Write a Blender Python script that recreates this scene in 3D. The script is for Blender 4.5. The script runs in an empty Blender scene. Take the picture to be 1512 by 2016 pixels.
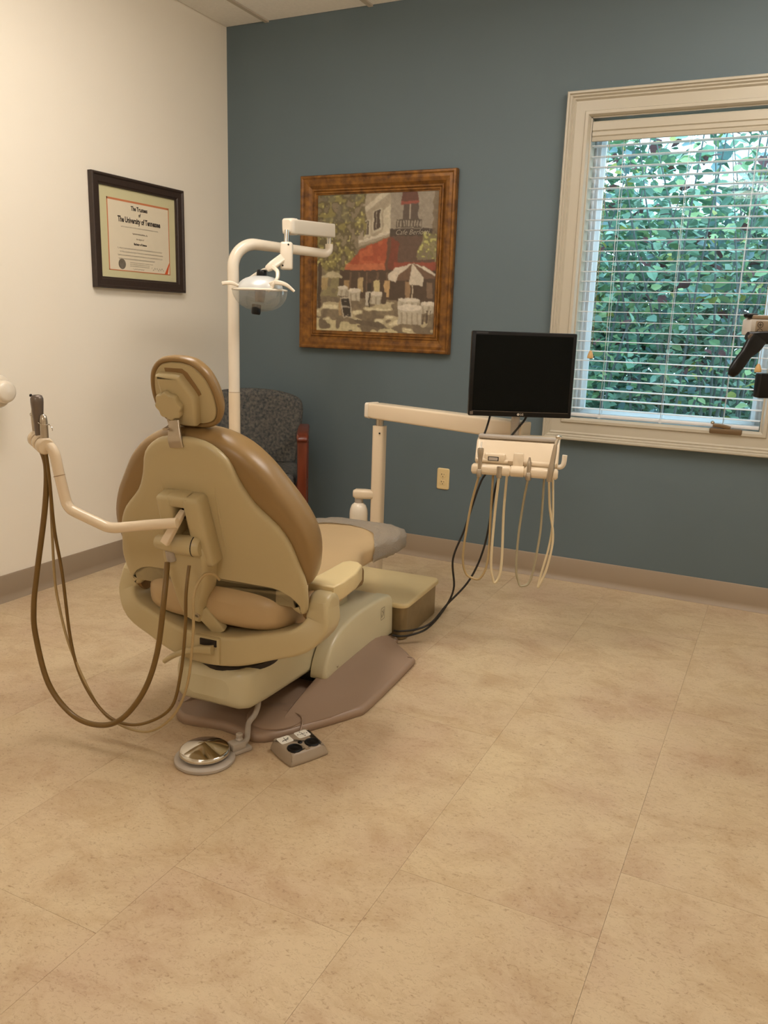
import bpy, bmesh, math, random
import numpy as np
from mathutils import Vector, Matrix

random.seed(7)
rng = np.random.default_rng(11)
scene = bpy.context.scene
C = scene.collection

# ------------------------------------------------------------------ camera
cam_d = bpy.data.cameras.new('camera')
cam = bpy.data.objects.new('camera', cam_d)
C.objects.link(cam)
cam_d.sensor_fit = 'HORIZONTAL'
cam_d.sensor_width = 36.0
cam_d.lens = 1608.151 / 1512 * 36.0
cam_d.clip_start = 0.02
cam.matrix_world = Matrix(((0.8959, -0.1280, 0.4254, 2.9487),
                           (0.4431, 0.1893, -0.8763, -3.9505),
                           (0.0316, 0.9735, 0.2263, 1.2360),
                           (0, 0, 0, 1)))
scene.camera = cam

# ------------------------------------------------------------------ world, exposure
world = bpy.data.worlds.new('overcast_sky')
scene.world = world
world.use_nodes = True
bg = world.node_tree.nodes['Background']
bg.inputs['Color'].default_value = (0.72, 0.97, 1.18, 1)
bg.inputs['Strength'].default_value = 3.2
vs = scene.view_settings
vs.view_transform = 'Standard'
vs.look = 'None'
vs.exposure = 0.0
vs.gamma = 1.0
vs.use_curve_mapping = False
LIGHT_COL = (1.0, 0.93, 0.86)      # warm fluorescent troffers
LIGHT_E = 13.6
scene.cycles.use_denoising = True
scene.cycles.max_bounces = 8
scene.cycles.diffuse_bounces = 5
scene.cycles.sample_clamp_indirect = 6.0

# ------------------------------------------------------------------ materials
def lin(c):
    return tuple(((v / 255) / 12.92 if v / 255 <= 0.04045 else ((v / 255 + 0.055) / 1.055) ** 2.4) for v in c)

MATS = {}
def mat(key, rgb, rough=0.5, metal=0.0, spec=0.5, var=0.0, scale=20.0, bump=0.0, bscale=None, coat=0.0,
        rgb2=None, detail=4.0, stretch=None):
    """Principled material with procedural colour variation and fine relief."""
    if key in MATS:
        return MATS[key]
    m = bpy.data.materials.new(key)
    m.use_nodes = True
    nt = m.node_tree
    b = nt.nodes['Principled BSDF']
    c = lin(rgb)
    b.inputs['Base Color'].default_value = (*c, 1)
    b.inputs['Roughness'].default_value = rough
    b.inputs['Metallic'].default_value = metal
    b.inputs['Specular IOR Level'].default_value = spec
    if coat:
        b.inputs['Coat Weight'].default_value = coat
        b.inputs['Coat Roughness'].default_value = 0.15
    tc = nt.nodes.new('ShaderNodeTexCoord')
    src = tc.outputs['Object']
    if stretch:
        mp = nt.nodes.new('ShaderNodeMapping')
        mp.inputs['Scale'].default_value = stretch
        nt.links.new(src, mp.inputs['Vector'])
        src = mp.outputs['Vector']
    nz = nt.nodes.new('ShaderNodeTexNoise')
    nz.inputs['Scale'].default_value = scale
    nz.inputs['Detail'].default_value = detail
    nt.links.new(src, nz.inputs['Vector'])
    rp = nt.nodes.new('ShaderNodeValToRGB')
    d = lin(rgb2) if rgb2 else tuple(v * (1 - var) for v in c)
    rp.color_ramp.elements[0].position = 0.3
    rp.color_ramp.elements[1].position = 0.7
    rp.color_ramp.elements[0].color = (*d, 1)
    rp.color_ramp.elements[1].color = (*c, 1)
    nt.links.new(nz.outputs['Fac'], rp.inputs['Fac'])
    nt.links.new(rp.outputs['Color'], b.inputs['Base Color'])
    if bump:
        n2 = nt.nodes.new('ShaderNodeTexNoise')
        n2.inputs['Scale'].default_value = bscale or scale * 6
        n2.inputs['Detail'].default_value = 3
        nt.links.new(src, n2.inputs['Vector'])
        bp = nt.nodes.new('ShaderNodeBump')
        bp.inputs['Strength'].default_value = bump
        bp.inputs['Distance'].default_value = 0.002
        nt.links.new(n2.outputs['Fac'], bp.inputs['Height'])
        nt.links.new(bp.outputs['Normal'], b.inputs['Normal'])
    MATS[key] = m
    return m

def emis(key, rgb_lin, strength):
    m = bpy.data.materials.new(key)
    m.use_nodes = True
    b = m.node_tree.nodes['Principled BSDF']
    b.inputs['Base Color'].default_value = (0.8, 0.8, 0.8, 1)
    b.inputs['Emission Color'].default_value = (*rgb_lin, 1)
    b.inputs['Emission Strength'].default_value = strength
    return m

def clear(key, tint, gloss=0.06, rough=0.03, milk=None, milkfac=0.0, crinkle=False):
    """thin clear pane / clear plastic: transparent + a little mirror (+ some haze of its own)"""
    m = bpy.data.materials.new(key)
    m.use_nodes = True
    nt = m.node_tree
    nt.nodes.remove(nt.nodes['Principled BSDF'])
    out = nt.nodes['Material Output']
    tr = nt.nodes.new('ShaderNodeBsdfTransparent')
    tr.inputs['Color'].default_value = (*tint, 1)
    gl = nt.nodes.new('ShaderNodeBsdfGlossy')
    gl.inputs['Roughness'].default_value = rough
    last = tr.outputs[0]
    if milk:
        df = nt.nodes.new('ShaderNodeBsdfDiffuse')
        df.inputs['Color'].default_value = (*milk, 1)
        mx0 = nt.nodes.new('ShaderNodeMixShader')
        mx0.inputs['Fac'].default_value = milkfac
        nt.links.new(last, mx0.inputs[1])
        nt.links.new(df.outputs[0], mx0.inputs[2])
        last = mx0.outputs[0]
    if crinkle:
        vz = nt.nodes.new('ShaderNodeTexVoronoi')
        vz.feature = 'DISTANCE_TO_EDGE'
        vz.inputs['Scale'].default_value = 22
        bp = nt.nodes.new('ShaderNodeBump')
        bp.inputs['Strength'].default_value = 0.6
        bp.inputs['Distance'].default_value = 0.01
        nt.links.new(vz.outputs['Distance'], bp.inputs['Height'])
        nt.links.new(bp.outputs[0], gl.inputs['Normal'])
        nt.links.new(bp.outputs[0], df.inputs['Normal'])
    mx = nt.nodes.new('ShaderNodeMixShader')
    mx.inputs['Fac'].default_value = gloss
    nt.links.new(last, mx.inputs[1])
    nt.links.new(gl.outputs[0], mx.inputs[2])
    nt.links.new(mx.outputs[0], out.inputs['Surface'])
    return m

def vcol_mat(key, rough=0.6, spec=0.3, transl=0.0, sat_noise=0.0):
    m = bpy.data.materials.new(key)
    m.use_nodes = True
    nt = m.node_tree
    b = nt.nodes['Principled BSDF']
    a = nt.nodes.new('ShaderNodeVertexColor')
    a.layer_name = 'Col'
    nt.links.new(a.outputs['Color'], b.inputs['Base Color'])
    b.inputs['Roughness'].default_value = rough
    b.inputs['Specular IOR Level'].default_value = spec
    return m

M_left = mat('cream_wall_paint', (240, 232, 216), 0.7, spec=0.25, var=0.03, scale=1.5, bump=0.12, bscale=260)
M_blue = mat('dusty_blue_wall_paint', (98, 112, 117), 0.6, spec=0.3, var=0.05, scale=1.5, bump=0.12, bscale=260)
M_base = mat('taupe_vinyl_baseboard', (150, 132, 110), 0.45, var=0.05, scale=3)
M_tile = mat('ceiling_tile', (252, 249, 243), 0.9, spec=0.1, var=0.05, scale=60, bump=0.5, bscale=220)
M_tbar = mat('ceiling_grid_white', (200, 190, 174), 0.5)
M_trim = mat('cream_trim_paint', (186, 178, 160), 0.35, var=0.02, scale=4)
M_vinyl = mat('white_window_vinyl', (232, 236, 240), 0.4, var=0.02)
M_slat = mat('white_blind_slat', (228, 230, 232), 0.4, var=0.02, scale=5)
M_cord = mat('blind_cord', (222, 224, 224), 0.7)
M_tassel = mat('amber_tassel_wood', (205, 165, 105), 0.5, var=0.15)
M_bronze = mat('taupe_crank_metal', (116, 94, 66), 0.4, metal=0.3, var=0.05)
M_glass = clear('window_glass', (0.93, 1.0, 0.985), 0.015)
M_shell = mat('beige_chair_plastic', (190, 174, 134), 0.32, var=0.03, scale=3)
M_uph = mat('tan_vinyl_upholstery', (146, 117, 74), 0.32, spec=0.5, var=0.05, scale=4, bump=0.05, bscale=400)
M_seat = mat('light_tan_vinyl_seat', (186, 160, 120), 0.4, var=0.05, scale=4, bump=0.05, bscale=400)
M_rim = mat('dark_tan_piping', (142, 112, 72), 0.5)
M_ivory = mat('ivory_base_plastic', (206, 197, 164), 0.28, var=0.02, scale=3)
M_taupe = mat('taupe_base_plate', (152, 128, 108), 0.42, var=0.05, scale=6, bump=0.05, bscale=300)
M_lid = mat('cream_box_lid', (214, 194, 146), 0.3, var=0.03)
M_boxm = mat('bronze_box_side', (150, 132, 98), 0.35, metal=0.55, var=0.15, scale=30)
M_enam = mat('ivory_enamel', (226, 208, 180), 0.25, var=0.02, scale=3)
M_enam2 = mat('warm_white_enamel', (228, 217, 198), 0.22, var=0.02, scale=3)
M_steel = mat('brushed_steel', (190, 178, 160), 0.28, metal=0.9, var=0.1, scale=40)
M_chrome = mat('chrome', (215, 210, 200), 0.08, metal=1.0, var=0.02)
M_gun = mat('grey_instrument_metal', (118, 106, 96), 0.35, metal=0.5, var=0.1)
M_black = mat('black_plastic', (13, 13, 14), 0.35, spec=0.3, var=0.1)
M_screen = mat('black_screen', (6, 9, 8), 0.25, spec=0.12, var=0.1)
M_dark = mat('dark_recess', (36, 26, 18), 0.6)
M_hose_olive = mat('olive_brown_hose', (118, 90, 42), 0.35, var=0.08, scale=8)
M_hose_tan = mat('tan_hose', (176, 152, 108), 0.4, var=0.06, scale=8)
M_hose_cream = mat('cream_hose', (220, 204, 168), 0.4, var=0.05, scale=8)
M_hose_grey = mat('grey_tan_hose', (168, 158, 130), 0.4, var=0.05, scale=8)
M_cable = mat('black_cable_rubber', (28, 23, 18), 0.5)
M_greyp = mat('grey_plastic', (178, 168, 156), 0.4, var=0.04)
M_pad = mat('grey_pedal_plastic', (158, 142, 122), 0.38, var=0.05)
M_white = mat('white_decal', (238, 234, 222), 0.4)
M_ink = mat('dark_ink', (50, 42, 36), 0.7)
M_inkl = mat('brown_ink', (92, 80, 66), 0.7)
M_outlet = mat('almond_outlet', (222, 198, 146), 0.35, var=0.02)
M_frame = mat('antique_gold_frame', (146, 98, 38), 0.36, metal=0.25, var=0.6, scale=26, bump=0.15, rgb2=(84, 50, 18), detail=8)
M_frame_in = mat('dark_frame_lip', (62, 38, 16), 0.45, var=0.3)
M_dipf = mat('dark_walnut_frame', (58, 44, 36), 0.45, var=0.35, scale=60, stretch=(1, 6, 1))
M_matb = mat('sage_mat_board', (206, 200, 158), 0.85, var=0.03)
M_orange = mat('orange_line', (200, 124, 82), 0.7)
M_orange2 = mat('orange_ribbon', (216, 96, 48), 0.5)
M_paper = mat('diploma_paper', (226, 214, 188), 0.85, var=0.02)
M_seal = mat('grey_seal', (122, 112, 96), 0.7, var=0.3, scale=90)
M_fabric = mat('grey_blue_chair_fabric', (108, 104, 96), 0.95, spec=0.1, scale=75, rgb2=(58, 62, 66), detail=6, bump=0.4, bscale=300)
M_cherry = mat('cherry_wood', (112, 46, 22), 0.32, var=0.4, scale=6, stretch=(8, 8, 1), coat=0.2)
M_bag = clear('plastic_bag_cover', (0.84, 0.82, 0.78), 0.16, 0.12, milk=(0.44, 0.39, 0.32), milkfac=0.55, crinkle=True)
M_clearp = clear('clear_lamp_shield', (0.94, 0.95, 0.94), 0.10, 0.06, milk=(0.75, 0.74, 0.70), milkfac=0.16)
M_reflector = mat('lamp_reflector', (214, 216, 214), 0.3, metal=0.2, var=0.03)
M_ground = mat('garden_soil_and_grass', (70, 92, 52), 0.95, spec=0.1, scale=6, rgb2=(60, 52, 40), bump=0.4)
M_bark = mat('thin_grey_branch', (118, 126, 126), 0.8, var=0.3)
M_leafv = vcol_mat('mixed_green_leaf', 0.5, 0.35)
M_paint = vcol_mat('printed_canvas', 0.45, 0.35)

def floor_material():
    m = bpy.data.materials.new('mottled_tan_vinyl_tile')
    m.use_nodes = True
    nt = m.node_tree
    N, Lk = nt.nodes, nt.links
    b = N['Principled BSDF']
    geo = N.new('ShaderNodeNewGeometry')
    oi = N.new('ShaderNodeObjectInfo')
    va = N.new('ShaderNodeVectorMath'); va.operation = 'ADD'
    vm = N.new('ShaderNodeVectorMath'); vm.operation = 'SCALE'
    vm.inputs[0].default_value = (0.25, 0.15, 0.0)
    Lk.new(oi.outputs['Random'], vm.inputs['Scale'])
    Lk.new(geo.outputs['Position'], va.inputs[0]); Lk.new(vm.outputs[0], va.inputs[1])
    def noise(sc, det, rough, dist=0.0, st=None):
        n = N.new('ShaderNodeTexNoise')
        n.inputs['Scale'].default_value = sc; n.inputs['Detail'].default_value = det
        n.inputs['Roughness'].default_value = rough; n.inputs['Distortion'].default_value = dist
        src = va.outputs[0]
        if st:
            mp = N.new('ShaderNodeMapping'); mp.inputs['Scale'].default_value = st
            Lk.new(src, mp.inputs['Vector']); src = mp.outputs[0]
        Lk.new(src, n.inputs['Vector'])
        return n.outputs['Fac']
    def ramp(fac, stops):
        r = N.new('ShaderNodeValToRGB')
        e = r.color_ramp.elements
        e[0].position, e[0].color = stops[0][0], (*lin(stops[0][1]), 1)
        e[1].position, e[1].color = stops[-1][0], (*lin(stops[-1][1]), 1)
        for p_, c_ in stops[1:-1]:
            x = e.new(p_); x.color = (*lin(c_), 1)
        Lk.new(fac, r.inputs['Fac'])
        return r.outputs['Color']
    def mix(f, a, c, mode='MIX'):
        x = N.new('ShaderNodeMix'); x.data_type = 'RGBA'; x.blend_type = mode
        if isinstance(f, float): x.inputs[0].default_value = f
        else: Lk.new(f, x.inputs[0])
        Lk.new(a, x.inputs[6]); Lk.new(c, x.inputs[7])
        return x.outputs[2]
    base = ramp(noise(2.2, 5, 0.6), [(0.3, (192, 167, 138)), (0.5, (200, 179, 146)), (0.7, (206, 186, 150))])
    blot = ramp(noise(6, 9, 0.75, 0.5, (1.0, 1.3, 1)), [(0.38, (196, 168, 136)), (0.55, (255, 255, 255))])
    fine = ramp(noise(70, 8, 0.82, 1.2, (1.0, 1.6, 1)), [(0.34, (150, 118, 88)), (0.47, (255, 255, 255))])
    col = mix(0.34, base, blot, 'MULTIPLY')
    col = mix(0.60, col, fine, 'MULTIPLY')
    Lk.new(col, b.inputs['Base Color'])
    b.inputs['Roughness'].default_value = 0.42
    b.inputs['Specular IOR Level'].default_value = 0.35
    bp = N.new('ShaderNodeBump'); bp.inputs['Strength'].default_value = 0.08; bp.inputs['Distance'].default_value = 0.002
    Lk.new(noise(120, 3, 0.6), bp.inputs['Height'])
    Lk.new(bp.outputs[0], b.inputs['Normal'])
    return m
M_floor = floor_material()

# ------------------------------------------------------------------ mesh helpers
def merge(bm, tmp, M=None):
    if M is not None:
        tmp.transform(M)
    me = bpy.data.meshes.new('tmp')
    tmp.to_mesh(me)
    tmp.free()
    bm.from_mesh(me)
    bpy.data.meshes.remove(me)

def add_box(bm, lo, hi, bev=0.0, seg=2, M=None):
    t = bmesh.new()
    bmesh.ops.create_cube(t, size=1)
    lo, hi = Vector(lo), Vector(hi)
    s, c = hi - lo, (hi + lo) / 2
    for v in t.verts:
        v.co = Vector((v.co.x * s.x, v.co.y * s.y, v.co.z * s.z)) + c
    if bev:
        bmesh.ops.bevel(t, geom=t.edges[:], offset=bev, segments=seg, profile=0.5, affect='EDGES')
    merge(bm, t, M)

def crom(pts, n, closed=False):
    """Catmull-Rom resampling"""
    P = [Vector(p) for p in pts]
    m = len(P)
    out = []
    rngi = range(m) if closed else range(m - 1)
    for i in rngi:
        if closed:
            p0, p1, p2, p3 = P[(i - 1) % m], P[i], P[(i + 1) % m], P[(i + 2) % m]
        else:
            p0, p1, p2, p3 = P[max(i - 1, 0)], P[i], P[i + 1], P[min(i + 2, m - 1)]
        for k in range(n):
            t = k / n
            out.append(0.5 * ((2 * p1) + (p2 - p0) * t + (2 * p0 - 5 * p1 + 4 * p2 - p3) * t * t
                              + (3 * p1 - p0 - 3 * p2 + p3) * t ** 3))
    if not closed:
        out.append(P[-1])
    return out

def add_rings(bm, rings, cap0=True, cap1=True, closed=True):
    R = [[bm.verts.new(Vector(p)) for p in r] for r in rings]
    n = len(R[0])
    for a, b in zip(R[:-1], R[1:]):
        for i in range(n if closed else n - 1):
            j = (i + 1) % n
            try:
                bm.faces.new((a[i], a[j], b[j], b[i]))
            except ValueError:
                pass
    if cap0:
        bm.faces.new(list(reversed(R[0])))
    if cap1:
        bm.faces.new(R[-1])

def add_tube(bm, pts, r, n=10, sub=6, caps=True):
    path = crom(pts, sub) if sub > 1 else [Vector(p) for p in pts]
    m = len(path)
    if isinstance(r, (int, float)):
        rad = [r] * m
    else:
        k = len(r)
        rad = []
        for i in range(m):
            x = i / (m - 1) * (k - 1)
            a = min(int(x), k - 2)
            rad.append(r[a] + (r[a + 1] - r[a]) * (x - a))
    T = []
    for i in range(m):
        t = path[min(i + 1, m - 1)] - path[max(i - 1, 0)]
        T.append(t.normalized())
    ref = Vector((0, 0, 1)) if abs(T[0].z) < 0.9 else Vector((1, 0, 0))
    nrm = (ref - T[0] * ref.dot(T[0])).normalized()
    rings = []
    for i in range(m):
        nrm = (nrm - T[i] * nrm.dot(T[i])).normalized()
        bn = T[i].cross(nrm)
        rings.append([path[i] + (nrm * math.cos(2 * math.pi * k / n) + bn * math.sin(2 * math.pi * k / n)) * rad[i]
                      for k in range(n)])
    add_rings(bm, rings, caps, caps)

def rrect(w, h, r, n=4):
    """rounded rectangle, half sizes w,h"""
    r = min(r, w, h)
    o = []
    for cx, cy, a0 in ((w - r, h - r, 0), (-(w - r), h - r, 90), (-(w - r), -(h - r), 180), (w - r, -(h - r), 270)):
        for k in range(n + 1):
            a = math.radians(a0 + 90 * k / n)
            o.append((cx + r * math.cos(a), cy + r * math.sin(a)))
    return o

def add_sweep(bm, pts, w, h, r, ref, sub=4):
    """rounded-rect section swept along a path; w half-size along ref, h across it (floats or lists per point)"""
    path = crom(pts, sub) if sub > 1 else [Vector(p) for p in pts]
    m = len(path)
    def at(v, i):
        if isinstance(v, (int, float)):
            return v
        x = i / (m - 1) * (len(v) - 1)
        a = min(int(x), len(v) - 2)
        return v[a] + (v[a + 1] - v[a]) * (x - a)
    rings = []
    for i in range(m):
        t = (path[min(i + 1, m - 1)] - path[max(i - 1, 0)]).normalized()
        a = Vector(ref)
        a = (a - t * a.dot(t)).normalized()
        b = t.cross(a)
        rings.append([path[i] + a * x + b * y for x, y in rrect(at(w, i), at(h, i), r)])
    add_rings(bm, rings)

def add_lathe(bm, prof, M=None, n=24):
    """prof: (radius, height) along local z"""
    t = bmesh.new()
    rings = [[(max(r, 1e-4) * math.cos(2 * math.pi * k / n), max(r, 1e-4) * math.sin(2 * math.pi * k / n), h)
              for k in range(n)] for r, h in prof]
    add_rings(t, rings)
    merge(bm, t, M)

def axis_M(origin, z, x=(1, 0, 0)):
    z = Vector(z).normalized()
    x = Vector(x)
    x = x - z * x.dot(z)
    if x.length < 1e-4:
        x = Vector((0, 1, 0)) - z * z.y
    x.normalize()
    y = z.cross(x)
    o = Vector(origin)
    return Matrix(((x.x, y.x, z.x, o.x), (x.y, y.y, z.y, o.y), (x.z, y.z, z.z, o.z), (0, 0, 0, 1)))

def add_cyl(bm, a, b, r, r2=None, n=16, bev=0.0):
    a, b = Vector(a), Vector(b)
    L = (b - a).length
    r2 = r if r2 is None else r2
    prof = [(r - bev, 0), (r, bev), (r2, L - bev), (r2 - bev, L)] if bev else [(r, 0), (r2, L)]
    add_lathe(bm, prof, axis_M(a, b - a), n)

def inset(poly, d):
    """offset closed 2d polygon inwards (ccw)"""
    n = len(poly)
    out = []
    for i in range(n):
        p0, p1, p2 = Vector(poly[i - 1][:2]), Vector(poly[i][:2]), Vector(poly[(i + 1) % n][:2])
        e1 = (p1 - p0).normalized() if (p1 - p0).length > 1e-9 else Vector((1, 0))
        e2 = (p2 - p1).normalized() if (p2 - p1).length > 1e-9 else e1
        nn = Vector((-(e1.y + e2.y), e1.x + e2.x))
        if nn.length < 1e-6:
            nn = Vector((-e1.y, e1.x))
        nn.normalize()
        out.append((p1.x + nn.x * d, p1.y + nn.y * d))
    return out

def ccw(poly):
    a = sum(poly[i - 1][0] * poly[i][1] - poly[i][0] * poly[i - 1][1] for i in range(len(poly)))
    return list(poly) if a > 0 else list(reversed(poly))

def mirror(half):
    """half outline from bottom centre up the +u side to the top centre -> closed outline"""
    o = list(half)
    for u, b in reversed(half):
        if abs(u) > 1e-6:
            o.append((-u, b))
    return ccw(o)

def add_layers(bm, poly, layers, f, cap0=True, cap1=True):
    """stack of (inset, h) rings of a 2d outline mapped by f(a, b, h) -> 3d"""
    rings = []
    for d, h in layers:
        q = inset(poly, d) if abs(d) > 1e-9 else poly
        rings.append([f(x, y, h) for x, y in q])
    if cap1:
        d, h = layers[-1]
        rings.append([f(x, y, h) for x, y in inset(poly, d + 0.003)])
    add_rings(bm, rings, cap0, cap1)

def link(name, me, m, parent=None):
    o = bpy.data.objects.new(name, me)
    C.objects.link(o)
    if m is not None and not me.materials:
        me.materials.append(m)
    if parent is not None:
        o.parent = parent
    return o

def obj(name, bm, m, parent=None, world=False, smooth=38):
    """link a bmesh as one object; world=True: vertices were given in world space"""
    bmesh.ops.recalc_face_normals(bm, faces=bm.faces[:])
    if world and parent is not None:
        root = parent
        MM = Matrix.Identity(4)
        while root is not None:
            MM = root.matrix_basis @ MM
            root = root.parent
        bm.transform(MM.inverted())
    me = bpy.data.meshes.new(name)
    bm.to_mesh(me)
    bm.free()
    if smooth:
        me.shade_smooth()
        me.set_sharp_from_angle(angle=math.radians(smooth))
        for pg in me.polygons:
            if len(pg.vertices) > 4:
                pg.use_smooth = False
    return link(name, me, m, parent)

def tag(o, label, cat, group=None, kind=None):
    if label: o['label'] = label
    if cat: o['category'] = cat
    if group: o['group'] = group
    if kind: o['kind'] = kind
    return o

def thing(name, label, cat, loc=(0, 0, 0), rotz=0.0, group=None, kind=None):
    o = bpy.data.objects.new(name, None)
    o.empty_display_size = 0.05
    C.objects.link(o)
    o.location = loc
    o.rotation_euler = (0, 0, rotz)
    return tag(o, label, cat, group, kind)

def box_obj(name, lo, hi, m, parent=None, bev=0.0, world=False, seg=2, M=None):
    bm = bmesh.new()
    add_box(bm, lo, hi, bev, seg, M)
    return obj(name, bm, m, parent, world)

def text_mesh(name, body, size, M, m, parent, world=True, align='CENTER', bold=0.0, sx=1.0, shear=0.0):
    cu = bpy.data.curves.new('txt', 'FONT')
    cu.body = body
    cu.size = size
    cu.align_x = align
    cu.align_y = 'CENTER'
    cu.offset = bold
    cu.shear = shear
    cu.resolution_u = 2
    t = bpy.data.objects.new('txt', cu)
    C.objects.link(t)
    dg = bpy.context.evaluated_depsgraph_get()
    me = bpy.data.meshes.new_from_object(t.evaluated_get(dg))
    bpy.data.objects.remove(t)
    bpy.data.curves.remove(cu)
    bm = bmesh.new()
    bm.from_mesh(me)
    bpy.data.meshes.remove(me)
    bm.transform(M @ Matrix.Diagonal((sx, 1, 1, 1)))
    bmm = bm
    if world and parent is not None:
        MM = Matrix.Identity(4)
        root = parent
        while root is not None:
            MM = root.matrix_basis @ MM
            root = root.parent
        bmm.transform(MM.inverted())
    me = bpy.data.meshes.new(name)
    bmm.to_mesh(me)
    bmm.free()
    return link(name, me, m, parent)

def frame_sides(prefix, x0, x1, z0, z1, prof, m, parent, fmap):
    """four mitred frame members; prof = (distance in from the outer edge, height off the wall)"""
    corners = lambda w: [(x0 + w, z0 + w), (x1 - w, z0 + w), (x1 - w, z1 - w), (x0 + w, z1 - w)]
    out = []
    for k in range(4):
        bm = bmesh.new()
        ra = [fmap(*corners(w)[k], h) for w, h in prof]
        rb = [fmap(*corners(w)[(k + 1) % 4], h) for w, h in prof]
        add_rings(bm, [ra, rb])
        out.append(obj(prefix, bm, m, parent, world=True, smooth=18))
    return out

# ------------------------------------------------------------------ room
X1, Y1, H = 4.40, -6.90, 2.743
WX0, WX1, WZ0, WZ1 = 2.000, 2.860, 0.795, 2.160      # window opening

floor = tag(box_obj('floor', (-0.1, Y1 - 0.1, -0.12), (X1 + 0.1, 0.1, -0.006), mat('floor_substrate', (140, 114, 88), 0.9)),
            'tan mottled vinyl tile floor', None, kind='structure')
xe = [0.0, 0.44, 0.90, 1.36, 1.82, 2.28, 2.74, 3.20, 3.66, 4.12, X1]
tile_cache = {}
for j in range(len(xe) - 1):
    y0 = -2.43 + 0.24 * (j - 5)
    while y0 < 0: y0 += 0.945
    ys = [0.0]
    y = y0 - 0.945
    if y > -0.03: y -= 0.945
    while y > Y1 + 0.05:
        ys.append(y); y -= 0.945
    ys.append(Y1)
    for a, b in zip(ys[:-1], ys[1:]):
        w, l = xe[j + 1] - xe[j], a - b
        key = (round(w, 3), round(l, 3))
        if key not in tile_cache:
            bm = bmesh.new()
            add_box(bm, (-w / 2 + 0.0003, -l / 2 + 0.0003, -0.006), (w / 2 - 0.0003, l / 2 - 0.0003, 0.0))
            o = obj('tile', bm, M_floor, floor, smooth=0)
            tile_cache[key] = o.data
        else:
            o = link('tile', tile_cache[key], None, floor)
        o.location = ((xe[j] + xe[j + 1]) / 2, (a + b) / 2, 0)

tag(box_obj('wall_left', (-0.12, Y1 - 0.12, -0.12), (0.0, 0.14, H + 0.1), M_left), 'cream painted left wall', None, kind='structure')
tag(box_obj('wall_right', (X1, Y1 - 0.12, -0.12), (X1 + 0.12, 0.14, H + 0.1), M_left), 'cream painted right wall', None, kind='structure')
tag(box_obj('wall_front', (0, Y1 - 0.12, -0.12), (X1, Y1, H + 0.1), M_left), 'cream painted wall behind the viewer', None, kind='structure')
bm = bmesh.new()
add_box(bm, (0, 0, -0.12), (WX0, 0.14, H + 0.1))
add_box(bm, (WX1, 0, -0.12), (X1, 0.14, H + 0.1))
add_box(bm, (WX0, 0, -0.12), (WX1, 0.14, WZ0))
add_box(bm, (WX0, 0, WZ1), (WX1, 0.14, H + 0.1))
tag(obj('wall_back', bm, M_blue, smooth=0), 'dusty blue accent wall with the window', None, kind='structure')

bprof = [(0, 0), (0.024, 0), (0.022, 0.004), (0.012, 0.012), (0.007, 0.03), (0.006, 0.112), (0.003, 0.116), (0, 0.116)]
bm = bmesh.new()
add_rings(bm, [[(0, -d, z) for d, z in bprof], [(X1, -d, z) for d, z in bprof]])
tag(obj('baseboard_back', bm, M_base, smooth=50), 'taupe vinyl cove baseboard along the blue wall', None, kind='structure')
bm = bmesh.new()
add_rings(bm, [[(d, 0, z) for d, z in bprof], [(d, Y1, z) for d, z in bprof]])
tag(obj('baseboard_left', bm, M_base, smooth=50), 'taupe vinyl cove baseboard along the cream wall', None, kind='structure')

ceil = tag(box_obj('ceiling', (-0.1, Y1 - 0.1, H + 0.03), (X1 + 0.1, 0.1, H + 0.1), M_tbar), 'white suspended tile ceiling', None, kind='structure')
gx = [0.0, 0.26, 0.87, 1.48, 2.09, 2.70, 3.31, 3.92, X1]
gy = [0.0, -0.70, -1.31, -1.92, -2.53, -3.14, -3.75, -4.36, -4.97, -5.58, -6.19, Y1]
for x in gx[1:-1]:
    o = box_obj('grid_bar', (x - 0.012, Y1, H - 0.004), (x + 0.012, 0, H + 0.004), M_tbar, ceil)
for y in gy[1:-1]:
    o = box_obj('grid_bar', (0, y - 0.012, H - 0.0035), (X1, y + 0.012, H + 0.0035), M_tbar, ceil)
TROFF = [(2, 2), (5, 1), (4, 8)]         # (x cell, first y cell); each light takes two cells in y
lit = set()
for i, j in TROFF:
    lit |= {(i, j), (i, j + 1)}
tcache = {}
for i in range(len(gx) - 1):
    for j in range(len(gy) - 1):
        if (i, j) in lit: continue
        w, l = gx[i + 1] - gx[i], gy[j] - gy[j + 1]
        key = (round(w, 3), round(l, 3))
        if key not in tcache:
            bm = bmesh.new()
            add_box(bm, (-w / 2 + 0.002, -l / 2 + 0.002, 0.004), (w / 2 - 0.002, l / 2 - 0.002, 0.02))
            o = obj('ceiling_tile', bm, M_tile, ceil, smooth=0)
            tcache[key] = o.data
        else:
            o = link('ceiling_tile', tcache[key], None, ceil)
        o.location = ((gx[i] + gx[i + 1]) / 2, (gy[j] + gy[j + 1]) / 2, H)
M_lamp = emis('lit_troffer_diffuser', LIGHT_COL, LIGHT_E)
tl = ['over the diploma side of the room', 'over the window side of the room',
      'far behind the viewer']
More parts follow.
